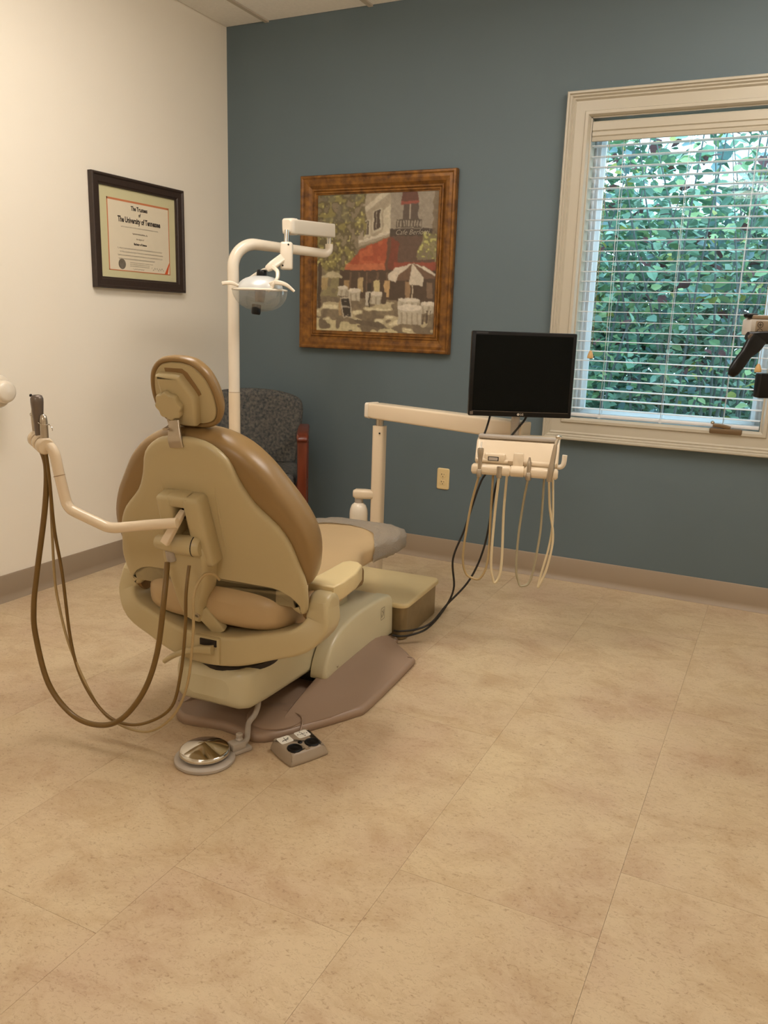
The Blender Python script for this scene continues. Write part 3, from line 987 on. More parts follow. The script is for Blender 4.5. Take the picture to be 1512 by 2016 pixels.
# syringe
base = hc[0]
t = thing('air_water_syringe', 'short steel syringe with a wire clip at the near end of the assistant holder', 'handpiece', chair_pt((base.x, base.y, 0.0)), 0, 'instruments on the assistant arm')
bm = bmesh.new()
add_lathe(bm, [(0.0105, 0), (0.0105, 0.03), (0.0098, 0.052), (0.0075, 0.064), (0.003, 0.067)], Matrix.Translation(chair_pt(base + Vector((0.002, 0.0, 0.016)))), 18)
h_ = obj('body', bm, M_steel, t, world=True, smooth=50)
bm = bmesh.new()
cc = chair_pt(base + Vector((0.002, 0, 0.060)))
add_tube(bm, [cc + Vector((0.0135 * math.cos(a), 0.0135 * math.sin(a), -0.004 * math.cos(a))) for a in np.linspace(-2.6, 0.6, 9)] + [cc + Vector((0.018, 0.010, -0.012)), cc + Vector((0.019, 0.010, -0.020))], 0.0011, 6, 3)
obj('wire_clip', bm, M_chrome, h_, world=True)
bm = bmesh.new()
add_tube(bm, CW([tuple(base + Vector((0, 0, 0.01))), (-0.372, -0.66, 0.80), (-0.385, -0.64, 0.64), (-0.396, -0.61, 0.5), (-0.3894, -0.60, 0.30), (-0.3604, -0.60, 0.19), (-0.30, -0.60, 0.105), (-0.229, -0.60, 0.069), (-0.1358, -0.60, 0.0829),
                 (-0.0347, -0.60, 0.1539), (0.0034, -0.60, 0.2623), (0.020, -0.595, 0.40), (0.018, -0.585, 0.50), (0.012, -0.56, 0.572)]), 0.0047, 10, 8)
obj('hose', bm, M_hose_olive, t, world=True, smooth=70)
# saliva ejector
base = hc[2]
t = thing('saliva_ejector', 'slim steel saliva ejector at the far end of the assistant holder', 'handpiece', chair_pt((base.x, base.y, 0.0)), 0, 'instruments on the assistant arm')
bm = bmesh.new()
add_lathe(bm, [(0.0085, 0), (0.0105, 0.03), (0.0105, 0.05), (0.008, 0.068), (0.0062, 0.076), (0.0045, 0.076)], Matrix.Translation(chair_pt(base + Vector((-0.002, 0.0, 0.014)))), 18)
h_ = obj('body', bm, M_steel, t, world=True, smooth=50)
bm = bmesh.new()
cc = chair_pt(base + Vector((-0.002, 0, 0.062)))
add_tube(bm, [cc + Vector((0.0125 * math.cos(a), 0.0125 * math.sin(a), -0.006 * math.cos(a))) for a in np.linspace(2.3, 5.6, 9)], 0.0011, 6, 3)
obj('wire_clip', bm, M_chrome, h_, world=True)
bm = bmesh.new()
add_tube(bm, CW([tuple(base + Vector((0, 0, 0.005))), (-0.398, -0.635, 0.80), (-0.408, -0.625, 0.689), (-0.426, -0.61, 0.5), (-0.4266, -0.60, 0.40), (-0.3892, -0.60, 0.2613), (-0.3032, -0.595, 0.101), (-0.2204, -0.592, 0.0548), (-0.1186, -0.592, 0.0597), (-0.0267, -0.60, 0.1322),
                 (0.0249, -0.60, 0.2364), (0.0493, -0.60, 0.391), (0.0440, -0.585, 0.50), (0.050, -0.55, 0.545), (0.066, -0.525, 0.545), (0.072, -0.505, 0.525)]), 0.0040, 10, 8)
obj('hose', bm, M_hose_tan, t, world=True, smooth=70)

# ------------------------------------------------------------------ junction box under the toe of the chair
t = thing('junction_box', 'low floor box with cream lid and bronze sides under the leg rest', 'junction box', chair_pt((0.01, 0.72, 0)), math.radians(3.0))
bm = bmesh.new()
ol = rrect(0.218, 0.192, 0.03, 6)
add_layers(bm, ol, [(0.004, 0.0), (0.0, 0.004), (0.0, 0.138)], lambda x, y, h: (x, y, h))
obj('body', bm, M_boxm, t, smooth=40)
bm = bmesh.new()
ol = rrect(0.228, 0.202, 0.036, 6)
add_layers(bm, ol, [(0.003, 0.136), (0.0, 0.139), (0.0, 0.150), (0.003, 0.154), (0.008, 0.156)], lambda x, y, h: (x, y, h))
obj('lid', bm, M_lid, t, smooth=40)

# ------------------------------------------------------------------ foot control (chrome disc)
t = thing('foot_control', 'round chrome foot control on a grey base beside the chair plate', 'foot control', (1.585, -2.262, 0))
bm = bmesh.new()
ang = math.atan2(0.095, 0.03)
pts = []
for k in range(40):
    a = 2 * math.pi * k / 40
    r = 0.086
    pts.append((r * math.cos(a), r * math.sin(a)))
add_layers(bm, pts, [(0.003, 0.0), (0.0, 0.003), (0.0, 0.010), (0.004, 0.014), (0.012, 0.015)], lambda x, y, h: (x, y, h))
add_box(bm, (-0.022, 0.05, 0.0), (0.040, 0.135, 0.014), 0.005, 2, Matrix.Rotation(math.radians(-22), 4, 'Z'))
obj('base', bm, M_greyp, t, smooth=40)
bm = bmesh.new()
add_lathe(bm, [(0.055, 0.014), (0.058, 0.020), (0.058, 0.026)], None, 32)
obj('skirt', bm, M_dark, t)
bm = bmesh.new()
add_lathe(bm, [(0.062, 0.022), (0.0705, 0.024), (0.0715, 0.028), (0.0705, 0.034), (0.067, 0.0365), (0.064, 0.0375), (0.044, 0.0435), (0.022, 0.050), (0.004, 0.0555), (0.0, 0.056)], None, 48)
obj('chrome_disc', bm, M_chrome, t, smooth=45)
bm = bmesh.new()
Rz = Matrix.Rotation(math.radians(-22), 4, 'Z')
add_box(bm, (0.004, 0.070, 0.012), (0.038, 0.116, 0.036), 0.005, 2, Rz)
vb = obj('valve_block', bm, M_greyp, t, smooth=40)
bm = bmesh.new()
c0 = Rz @ Vector((0.020, 0.102, 0.035))
add_lathe(bm, [(0.010, 0), (0.011, 0.004), (0.008, 0.009), (0.010, 0.013), (0.010, 0.020), (0.007, 0.022)], Matrix.Translation(c0), 16)
obj('valve_cap', bm, M_greyp, t, smooth=40)
bm = bmesh.new()
w0 = Vector((1.585, -2.262, 0)) + Rz @ Vector((0.024, 0.122, 0.024))
add_tube(bm, [w0 + Vector((-0.006, -0.02, 0)), w0 + Vector((-0.004, 0.010, 0.004)), Vector((1.618, -2.095, 0.046)), Vector((1.624, -2.072, 0.066)), Vector((1.618, -2.045, 0.088)), Vector((1.60, -2.02, 0.11))], 0.0085, 12, 8)
obj('hose', bm, M_greyp, t, world=True, smooth=70)

# ------------------------------------------------------------------ chair foot switch pad
FP = thing('foot_switch_pad', 'grey foot switch pad with two black buttons and white symbol stickers', 'foot switch', (1.797, -2.096, 0), math.radians(-25.0))
ol = [(v.x, v.y) for v in crom([(a, b, 0) for a, b in ccw([(-0.052, -0.062), (0.046, -0.066), (0.060, -0.045), (0.060, 0.045), (0.046, 0.066), (-0.052, 0.062), (-0.060, 0.045), (-0.060, -0.045)])], 4, closed=True)]
def padz(x, y, h):
    return (x, y, h * (1.0 - 1.6 * x) if h > 0.012 else h)
bm = bmesh.new()
add_layers(bm, ol, [(0.002, 0.0), (0.0, 0.002), (0.0, 0.008), (0.004, 0.016), (0.010, 0.030), (0.014, 0.034), (0.020, 0.035)], padz)
body = obj('body', bm, M_pad, FP, smooth=50)
def padtop(x, y, h=0.0):
    return Vector((x, y, 0.035 * (1.0 - 1.6 * x) + h))
tilt = Vector((0.035 * 1.6, 0, 1)).normalized()
for sy in (-1, 1):
    o_ = padtop(0.023, sy * 0.030)
    bm = bmesh.new()
    add_lathe(bm, [(0.0225, -0.004), (0.0225, 0.0015), (0.019, 0.003), (0.016, 0.0015), (0.010, 0.001), (0.006, 0.002), (0.0, 0.002)], axis_M(o_, tilt), 30)
    obj('button', bm, M_black, FP, smooth=30)
    bm = bmesh.new()
    dec = rrect(0.0175, 0.021, 0.006, 4)
    add_layers(bm, dec, [(0, 0.0002), (0, 0.0010)], lambda x, y, h: padtop(x - 0.029, y + sy * 0.030, h))
    dk = obj('decal', bm, M_white, FP, smooth=0)
    bm = bmesh.new()
    def stroke(pts_, w=0.0009):
        for (a0, b0), (a1, b1) in zip(pts_[:-1], pts_[1:]):
            d = Vector((a1 - a0, b1 - b0))
            n_ = Vector((-d.y, d.x)).normalized() * w
            q = [(a0 + n_.x, b0 + n_.y), (a1 + n_.x, b1 + n_.y), (a1 - n_.x, b1 - n_.y), (a0 - n_.x, b0 - n_.y)]
            bm.faces.new([bm.verts.new(padtop(x - 0.029, y + sy * 0.030, 0.0014)) for x, y in q])
    if sy < 0:   # reclining-chair symbol crossed by direction lines
        stroke([(0.010, -0.001), (-0.011, 0.001)]); stroke([(-0.006, 0.015), (-0.001, 0.006), (0.003, -0.001), (0.002, -0.008), (0.007, -0.013)]); stroke([(0.003, 0.010), (0.004, -0.010)])
        stroke([(-0.002, 0.012), (0.004, 0.006)])
    else:        # plus cross with four small marks
        stroke([(0.008, 0.0), (-0.008, 0.0)]); stroke([(0.0, 0.010), (0.0, -0.010)])
        for a, b in ((-0.012, -0.002), (0.0115, 0.002), (0.002, 0.0145), (-0.002, -0.0145)):
            stroke([(a - 0.0025, b), (a + 0.0025, b)], 0.0014)
    obj('symbol', bm, M_ink, dk, smooth=0)
bm = bmesh.new()
add_lathe(bm, [(0.007, -0.004), (0.007, 0.002), (0.004, 0.004), (0.0, 0.0042)], axis_M(padtop(0.005, 0.0), tilt), 16)
obj('small_button', bm, M_black, FP)
bm = bmesh.new()
add_sweep(bm, [padtop(0.018, 0, -0.002), padtop(0.048, 0, -0.002)], 0.006, 0.005, 0.004, (0, 1, 0), 3)
obj('rib', bm, M_pad, FP, smooth=60)
bm = bmesh.new()
add_tube(bm, [(1.755, -2.03, 0.010), (1.745, -1.995, 0.034), (1.72, -1.965, 0.040), (1.68, -1.955, 0.038), (1.64, -1.96, 0.036)], 0.0022, 8, 6)
obj('cable', bm, M_taupe, FP, world=True)

# ------------------------------------------------------------------ dental light
DL = thing('dental_light', 'ivory pole-mounted dental light with clear shield, switched off', 'dental light', (0.697, -0.905, 0))
P0 = Vector((0.697, -0.905, 0))
Eend = Vector((0.950, -0.510, 0))
dirh = (Eend - P0).normalized()
bm = bmesh.new()
add_lathe(bm, [(0.11, 0), (0.11, 0.012), (0.10, 0.018), (0.04, 0.022), (0.032, 0.035), (0.030, 0.06)], Matrix.Translation(P0), 32)
obj('base_flange', bm, M_enam, DL, world=True)
bm = bmesh.new()
add_cyl(bm, P0 + Vector((0, 0, 0.02)), P0 + Vector((0, 0, 0.905)), 0.0262, None, 24)
obj('lower_pole', bm, M_enam, DL, world=True)
bm = bmesh.new()
add_cyl(bm, P0 + Vector((0, 0, 0.904)), P0 + Vector((0, 0, 0.908)), 0.0250, None, 24)
obj('pole_joint', bm, M_rim, DL, world=True)
bm = bmesh.new()
RA, ZT = 0.105, 1.552
lp = [P0 + Vector((0, 0, z)) for z in (0.907, 1.05, 1.20, 1.35, 1.42)]
lp += [P0 + dirh * (RA - RA * math.cos(q)) + Vector((0, 0, ZT - RA + RA * math.sin(q))) for q in [math.radians(d) for d in range(0, 91, 10)]]
lp += [P0 + dirh * q + Vector((0, 0, ZT - 0.045 * (q - RA) )) for q in (0.15, 0.22, 0.30, 0.38, 0.435)]
lp += [P0 + dirh * 0.455 + Vector((0, 0, 1.5395)), P0 + dirh * 0.467 + Vector((0, 0, 1.550)), P0 + dirh * 0.470 + Vector((0, 0, 1.563)), P0 + dirh * 0.470 + Vector((0, 0, 1.580))]
add_tube(bm, lp, [0.0255] * 10 + [0.024, 0.0225, 0.021, 0.020, 0.0195, 0.0185, 0.0185], 20, 3)
obj('upper_pole', bm, M_enam2, DL, world=True, smooth=70)
bm = bmesh.new()
for s in (-1, 1):
    n_ = Vector((-dirh.y, dirh.x, 0)) * 0.010 * s
    add_cyl(bm, Eend + n_ + Vector((0, 0, 1.575)), Eend + n_ + Vector((0, 0, 1.612)), 0.0055, None, 12)
obj('link_pins', bm, M_chrome, DL, world=True)
BL = Vector((0.962, -0.880, 1.617))
BR = Vector((0.952, -0.500, 1.640))
bm = bmesh.new()
add_sweep(bm, [BR, BR.lerp(BL, 0.90)], 0.024, 0.030, 0.006, (1, 0, 0), 1)
bmb = obj('spring_arm', bm, M_enam2, DL, world=True, smooth=40)
bm = bmesh.new()
e1, e2 = BR.lerp(BL, 0.88), BR.lerp(BL, 1.02)
add_sweep(bm, [e1, e1.lerp(e2, 0.5), e1.lerp(e2, 0.9), e2], [0.0265, 0.0265, 0.025, 0.020], [0.034, 0.034, 0.032, 0.025], 0.012, (1, 0, 0), 1)
obj('arm_cap', bm, M_enam2, bmb, world=True, smooth=50)
YK = Vector((0.972, -0.902, 1.50))
bm = bmesh.new()
add_cyl(bm, YK + Vector((-0.002, 0, 0.045)), YK + Vector((-0.002, 0.004, 0.10)), 0.0105, None, 16)
obj('pivot_post', bm, M_chrome, DL, world=True)
bm = bmesh.new()
add_box(bm, (-0.026, -0.020, -0.062), (0.026, 0.020, 0.052), 0.010, 3, Matrix.Translation(YK) @ Matrix.Rotation(math.radians(26), 4, 'Z'))
yk = obj('yoke_block', bm, M_enam2, DL, world=True, smooth=50)
for dz, dx in ((0.040, 0.010), (-0.045, -0.014)):
    bm = bmesh.new()
    M_ = Matrix.Translation(YK) @ Matrix.Rotation(math.radians(26), 4, 'Z') @ axis_M((dx, -0.0195, dz), (0, -1, 0))
    add_lathe(bm, [(0.004, 0), (0.004, 0.0015), (0.0005, 0.0016)], M_, 10)
    obj('screw', bm, M_black, yk, world=True)
# lamp head frame: rx along image-right, toward viewer t
rx = Vector((0.8995, 0.4369, 0)); tv = Vector((0.4369, -0.8995, 0)); up = Vector((0, 0, 1))
LC = Vector((0.885, -0.975, 1.352))
def LH(a, d, z): return LC + rx * a + tv * d + up * z
bm = bmesh.new()
add_sweep(bm, [YK + rx * -0.012 + up * -0.010, LH(0.055, 0.01, 0.100), LH(0.034, 0.012, 0.085)], [0.016, 0.016, 0.014], [0.018, 0.018, 0.012], 0.008, tv, 4)
fk = obj('fork_hub', bm, M_enam2, DL, world=True, smooth=60)
bm = bmesh.new()
add_sweep(bm, [LH(0.045, -0.01, 0.092), LH(0.0, -0.035, 0.078), LH(-0.05, -0.045, 0.048), LH(-0.095, -0.02, 0.015)], 0.009, 0.006, 0.004, tv, 6)
obj('fork_arm', bm, M_enam2, DL, world=True, smooth=60)
bm = bmesh.new()
add_sweep(bm, [LH(0.052, 0.012, 0.096), LH(0.078, 0.03, 0.078), LH(0.082, 0.05, 0.050), LH(0.070, 0.060, 0.028), LH(0.062, 0.055, 0.010), LH(0.045, 0.062, -0.006)], [0.012, 0.012, 0.011, 0.010, 0.012, 0.007], [0.008, 0.008, 0.007, 0.006, 0.007, 0.005], 0.004, tv, 6)
obj('fork_arm', bm, M_enam2, DL, world=True, smooth=60)
# reflector: oval dome
def dome_rings(z0, z1, A0, D0, pw, steps, sgn):
    R = []
    for i in range(steps + 1):
        q = i / steps
        s_ = math.cos(q * math.pi / 2) ** pw if q < 1 else 0.0
        s_ = max(s_, 0.16)
        z = z0 + (z1 - z0) * math.sin(q * math.pi / 2)
        R.append([LH(A0 * s_ * math.cos(2 * math.pi * k / 40) + 0.010 * (q), D0 * s_ * math.sin(2 * math.pi * k / 40), z) for k in range(40)])
    return R
bm = bmesh.new()
add_rings(bm, dome_rings(0.0, 0.058, 0.098, 0.072, 0.75, 8, 1), False, True)
rf = obj('reflector_dome', bm, M_reflector, DL, world=True, smooth=70)
bm = bmesh.new()
R = dome_rings(-0.0005, -0.088, 0.117, 0.082, 0.85, 9, -1)
add_rings(bm, R, False, True)
obj('clear_shield', bm, M_clearp, DL, world=True, smooth=70)
bm = bmesh.new()
add_rings(bm, [[LH(0.117 * f * math.cos(2 * math.pi * k / 40), 0.082 * f * math.sin(2 * math.pi * k / 40), z) for k in range(40)] for f, z in ((1.0, -0.003), (1.015, 0.0), (1.0, 0.003), (0.88, 0.006))], False, False)
obj('shield_rim', bm, M_enam2, DL, world=True, smooth=60)
bm = bmesh.new()
add_lathe(bm, [(0.020, 0), (0.021, 0.004), (0.021, 0.026), (0.018, 0.030), (0.0, 0.030)], axis_M(LH(0.008, 0.0, 0.052), up + rx * 0.03), 20)
obj('top_knob', bm, M_black, DL, world=True)
bm = bmesh.new()
add_lathe(bm, [(0.024, 0.0), (0.020, -0.055), (0.019, -0.062)], axis_M(LH(0.004, 0.0, 0.012), up + rx * 0.08), 20)
obj('bulb_holder', bm, M_gun, DL, world=True)
bm = bmesh.new()
add_lathe(bm, [(0.017, -0.060), (0.020, -0.064), (0.020, -0.096), (0.017, -0.102), (0.0, -0.102)], axis_M(LH(-0.002, 0.03, 0.000), up + rx * 0.10), 20)
obj('bulb_cap', bm, M_black, DL, world=True)
bm = bmesh.new()
add_sweep(bm, [LH(-0.085, 0.03, 0.014), LH(-0.115, 0.04, 0.024), LH(-0.150, 0.04, 0.020)], [0.006, 0.007, 0.008], [0.006, 0.008, 0.008], 0.005, tv, 5)
obj('handle', bm, M_enam2, DL, world=True, smooth=60)
bm = bmesh.new()
add_sweep(bm, [LH(0.05, 0.05, 0.022), LH(0.08, 0.065, 0.030), LH(0.12, 0.07, 0.022), LH(0.155, 0.066, -0.004)], [0.007, 0.008, 0.008, 0.006], [0.008, 0.010, 0.008, 0.005], 0.005, tv, 5)
obj('handle', bm, M_enam2, DL, world=True, smooth=60)

# ------------------------------------------------------------------ delivery unit: post, arm, control head
DU = thing('delivery_unit', 'ivory dental delivery unit on a swing arm and post in front of the blue wall', 'delivery unit', (1.325, -0.69, 0))
PP = Vector((1.331, -0.690, 0))
bm = bmesh.new()
add_lathe(bm, [(0.075, 0), (0.075, 0.014), (0.068, 0.02), (0.032, 0.024), (0.030, 0.05)], Matrix.Translation(PP), 28)
obj('post_flange', bm, M_enam, DU, world=True)
bm = bmesh.new()
add_sweep(bm, [PP + up * 0.02, PP + up * 0.785], 0.027, 0.027, 0.014, (1, 0, 0), 1)
obj('post', bm, M_enam, DU, world=True, smooth=60)
bm = bmesh.new()
add_cyl(bm, PP + up * 0.78, PP + up * 0.815, 0.018, None, 18)
obj('post_pivot', bm, M_steel, DU, world=True)
AL, AR = Vector((1.270, -0.668, 0.850)), Vector((2.045, -0.842, 0.838))
bm = bmesh.new()
add_sweep(bm, [AL, AL.lerp(AR, 0.05), AR.lerp(AL, 0.05), AR], [0.030, 0.034, 0.036, 0.034], [0.034, 0.038, 0.040, 0.038], 0.009, (0, 0, 1), 1)
arm = obj('swing_arm', bm, M_enam, DU, world=True, smooth=45)
bm = bmesh.new()
d_ = (AL - AR).normalized()
add_sweep(bm, [AL - d_ * 0.018, AL + d_ * 0.002, AL + d_ * 0.008], [0.0355, 0.034, 0.027], [0.0395, 0.038, 0.031], 0.011, (0, 0, 1), 1)
obj('arm_cap', bm, M_enam2, arm, world=True, smooth=45)
box_obj('arm_label', (1.92, -0.852, 0.795), (1.98, -0.838, 0.7985), M_dark, arm, world=True)
bm = bmesh.new()
add_lathe(bm, [(0.004, 0), (0.004, 0.002), (0.0005, 0.0025)], axis_M(PP + Vector((0.014, -0.028, 0.755)), (0.2, -1, 0)), 10)
obj('set_screw', bm, M_black, DU, world=True)

HY = math.radians(13)
hx = Vector((math.cos(HY), math.sin(HY), 0)); hy = Vector((math.sin(HY), -math.cos(HY), 0))   # right, toward the viewer
HC = Vector((2.052, -0.955, 0.0))
def HP(a, d, z): return HC + hx * a + hy * d + up * z
bm = bmesh.new()      # control head body: profile (d, z) swept across
prof = [(-0.11, 0.745), (-0.11, 0.815), (-0.10, 0.826), (0.005, 0.820), (0.03, 0.811), (0.062, 0.757), (0.068, 0.744), (0.064, 0.730), (0.050, 0.722), (-0.09, 0.725)]
rings = []
for a, f in ((-0.154, 0.90), (-0.150, 0.97), (-0.142, 1.0), (0.142, 1.0), (0.150, 0.97), (0.154, 0.90)):
    rings.append([HP(a, -0.02 + (d + 0.02) * f, 0.775 + (z - 0.775) * f) for d, z in prof])
add_rings(bm, rings)
hd = obj('control_head', bm, M_enam, DU, world=True, smooth=35)
bm = bmesh.new()
add_box(bm, (-0.150, -0.018, -0.008), (0.150, 0.018, 0.006), 0.004, 2, Matrix.Translation(HP(0, 0.008, 0.826)) @ Matrix.Rotation(HY, 4, 'Z'))
obj('tray_edge', bm, M_greyp, hd, world=True)
bm = bmesh.new()
add_box(bm, (-0.118, -0.014, -0.018), (-0.040, 0.008, 0.016), 0.007, 3, Matrix.Translation(HP(0, 0.060, 0.754)) @ Matrix.Rotation(HY, 4, 'Z'))
cb = obj('gauge_housing', bm, M_enam, hd, world=True)
bm = bmesh.new()
add_box(bm, (-0.104, -0.0155, -0.010), (-0.064, -0.012, 0.006), 0.001, 1, Matrix.Translation(HP(0, 0.060, 0.752)) @ Matrix.Rotation(HY, 4, 'Z'))
gz = obj('gauge', bm, M_black, hd, world=True)
bm = bmesh.new()
add_box(bm, (-0.101, -0.0164, -0.0075), (-0.067, -0.0153, 0.0035), 0, 1, Matrix.Translation(HP(0, 0.060, 0.752)) @ Matrix.Rotation(HY, 4, 'Z'))
obj('gauge_face', bm, M_greyp, hd, world=True)
bm = bmesh.new()
add_sweep(bm, [HP(-0.146, 0.066, 0.742), HP(-0.03, 0.062, 0.740)], 0.008, 0.010, 0.006, up, 2)
obj('front_lip', bm, M_enam, hd, world=True, smooth=60)
bm = bmesh.new()
add_sweep(bm, [HP(0.03, 0.062, 0.740), HP(0.146, 0.066, 0.738)], 0.010, 0.010, 0.007, up, 2)
obj('front_lip', bm, M_enam, hd, world=True, smooth=60)
bm = bmesh.new()
add_box(bm, (-0.019, -0.012, -0.055), (0.019, 0.012, 0.030), 0.006, 2, Matrix.Translation(HP(0.010, 0.085, 0.750)) @ Matrix.Rotation(HY, 4, 'Z'))
obj('rail_bracket', bm, M_enam, hd, world=True)
for a0, a1 in ((-0.160, -0.014), (0.034, 0.158)):
    bm = bmesh.new()
    add_sweep(bm, [HP(a0, 0.098, 0.713), HP(a0 + 0.006, 0.098, 0.713), HP(a1 - 0.006, 0.098, 0.712), HP(a1, 0.098, 0.712)], [0.013, 0.019, 0.019, 0.013], [0.016, 0.021, 0.021, 0.016], 0.012, up, 1)
    obj('instrument_rail', bm, M_enam, hd, world=True, smooth=60)
bm = bmesh.new()
add_cyl(bm, HP(-0.015, 0.098, 0.7125), HP(0.035, 0.098, 0.7125), 0.0205, None, 20, 0.002)
obj('rail_joint', bm, M_enam, hd, world=True)
bm = bmesh.new()
add_tube(bm, [HP(0.135, 0.04, 0.733), HP(0.158, 0.05, 0.731), HP(0.171, 0.053, 0.738), HP(0.1755, 0.054, 0.754), HP(0.1765, 0.054, 0.778)], 0.0095, 14, 6)
obj('handle', bm, M_enam2, hd, world=True, smooth=70)
bm = bmesh.new()
add_cyl(bm, HP(-0.022, -0.085, 0.82), HP(-0.022, -0.085, 1.02), 0.0165, None, 18)
obj('monitor_pole', bm, M_greyp, DU, world=True)
# bottle bracket on the post
bm = bmesh.new()
bd = Vector((-0.93, -0.36, 0)).normalized()
BC = PP + bd * 0.085
add_sweep(bm, [PP + up * 0.470, PP + bd * 0.06 + up * 0.471, PP + bd * 0.100 + up * 0.471, PP + bd * 0.112 + up * 0.471], [0.020, 0.021, 0.021, 0.015], [0.020, 0.026, 0.024, 0.016], 0.012, up, 1)
obj('bottle_bracket', bm, M_enam, DU, world=True, smooth=50)

t = thing('water_bottle', 'round-shouldered white water bottle hanging from the delivery post bracket', 'bottle', BC + up * 0.318)
bm = bmesh.new()
add_lathe(bm, [(0.020, 0.0), (0.036, 0.004), (0.041, 0.012), (0.042, 0.03), (0.042, 0.060), (0.040, 0.080), (0.033, 0.100), (0.022, 0.110), (0.018, 0.112)], None, 30)
obj('body', bm, M_enam2, t, smooth=60)
bm = bmesh.new()
add_lathe(bm, [(0.018, 0.110), (0.019, 0.113), (0.019, 0.132), (0.017, 0.1325)], None, 24)
obj('neck', bm, M_greyp, t, smooth=40)

# ------------------------------------------------------------------ monitor
MX = Vector((0.8995, 0.4369, 0)); MN = Vector((0.4369, -0.8995, 0))
MC = Vector((2.040, -0.925, 1.058))
MO = thing('monitor', 'black flat screen monitor, switched off, above the delivery unit', 'monitor', MC)
Mm = Matrix(((MX.x, MN.x, 0, MC.x), (MX.y, MN.y, 0, MC.y), (0, 0, 1, MC.z), (0, 0, 0, 1)))
hw, hh = 0.196, 0.158
bm = bmesh.new()
add_box(bm, (-hw, -0.040, -hh), (hw, 0.0, hh), 0.005, 2, Mm)
obj('casing', bm, M_black, MO, world=True)
bm = bmesh.new()
add_box(bm, (-hw + 0.014, -0.006, -hh + 0.020), (hw - 0.014, 0.0012, hh - 0.013), 0.0, 1, Mm)
obj('screen', bm, M_screen, MO, world=True)
bm = bmesh.new()
add_box(bm, (-hw + 0.013, 0.0, -hh + 0.0185), (hw - 0.013, 0.0022, -hh + 0.0198), 0.0, 1, Mm)
obj('bezel_line', bm, M_gun, MO, world=True)
bm = bmesh.new()
add_box(bm, (-0.06, -0.062, -0.08), (0.06, -0.038, 0.06), 0.006, 2, Mm)
obj('rear_mount', bm, M_black, MO, world=True)
Mt = Mm @ Matrix(((1, 0, 0, 0), (0, 0, 1, 0), (0, 1, 0, 0), (0, 0, 0, 1)))
Mt = Mm @ Matrix(((1, 0, 0, 0), (0, 0, -1, 0.0), (0, 1, 0, 0), (0, 0, 0, 1)))
def monM(a, z):     # text x -> right, y -> up, facing the viewer
    o = MC + MX * a + up * z + MN * 0.0012
    return Matrix(((MX.x, 0, MN.x, o.x), (MX.y, 0, MN.y, o.y), (0, 1, 0, o.z), (0, 0, 0, 1)))
text_mesh('logo_text', 'LG', 0.0105, monM(0.008, -hh + 0.0095), M_greyp, MO, bold=0.0004)
bm = bmesh.new()
add_lathe(bm, [(0.0048, 0.0), (0.0048, 0.0008), (0.0, 0.0008)], monM(-0.0055, -hh + 0.0095), 20)
obj('logo_disc', bm, M_greyp, MO, world=True)
bm = bmesh.new()
add_box(bm, (-0.006, -0.006, 0), (0.006, 0.006, 0.0006), 0, 1, monM(-hw + 0.012, -hh + 0.011))
st = obj('rating_sticker', bm, M_gun, MO, world=True)
bm = bmesh.new()
add_box(bm, (-0.045, -0.003, 0), (0.0, 0.003, 0.0004), 0, 1, monM(-hw + 0.06, hh - 0.006))
obj('model_print', bm, mat('faint_print', (44, 44, 46), 0.6), MO, world=True)
for nm, pts, lb in (('monitor_cable', [MC + MX * -0.105 + up * -0.13 + MN * -0.045, MC + MX * -0.107 + up * -0.165 + MN * -0.045, MC + MX * -0.118 + up * -0.205 + MN * -0.03, MC + MX * -0.13 + up * -0.240 + MN * -0.02],
                     'black cable dropping from the left underside of the monitor'),
                    ('monitor_cable', [MC + MX * 0.040 + up * -0.13 + MN * -0.045, MC + MX * 0.030 + up * -0.17 + MN * -0.045, MC + MX * 0.0 + up * -0.21 + MN * -0.04, MC + MX * -0.03 + up * -0.245 + MN * -0.03],
                     'black cable slanting from the right underside of the monitor')):
    bm = bmesh.new()
    add_tube(bm, pts, 0.0042, 8, 6)
    tag(obj(nm, bm, M_cable, smooth=70), lb, 'cable', 'monitor cables')

# ------------------------------------------------------------------ handpieces in the rail
def handpiece(name, label, a, prof, m, hose, hr, hm, lean=0.0, extra=None):
    o_ = HP(a, 0.108, 0.0)
    t = thing(name, label, 'handpiece', (o_.x, o_.y, 0.66), 0, 'handpieces on the delivery rail')
    bm = bmesh.new()
    add_lathe(bm, prof, axis_M(HP(a, 0.118, 0.690), up + hx * lean + hy * -0.10), 16)
    b_ = obj('body', bm, m, t, world=True, smooth=50)
    bm = bmesh.new()
    add_lathe(bm, [(0.0095, 0), (0.0105, 0.003), (0.0105, 0.026), (0.009, 0.028)], axis_M(HP(a, 0.116, 0.686), up + hy * -0.05), 16)
    obj('collar', bm, M_steel, t, world=True, smooth=50)
    bm = bmesh.new()
    add_tube(bm, [HP(a, 0.116, 0.692)] + [Vector(p) for p in hose], hr, 10, 8)
    obj('hose', bm, hm, t, world=True, smooth=70)
    return t, b_
z6 = 0.66
t, b_ = handpiece('air_water_syringe', 'steel syringe with short nozzle, leftmost on the delivery rail', -0.129,
                  [(0.0065, 0), (0.0075, 0.03), (0.0080, 0.060), (0.0105, 0.080), (0.0120, 0.092), (0.0110, 0.102), (0.006, 0.104)], M_steel,
                  [(1.925, -1.085, 0.58), (1.911, -1.090, 0.463), (1.904, -1.09, 0.362), (1.915, -1.085, 0.305), (1.938, -1.08, 0.285), (1.973, -1.07, 0.287), (1.995, -1.06, 0.365), (1.988, -1.04, 0.565), (1.975, -1.00, 0.681)], 0.0045, M_hose_tan)
bm = bmesh.new()
add_cyl(bm, HP(-0.129, 0.106, 0.792), HP(-0.128, 0.102, 0.815), 0.0035, 0.0028, 10)
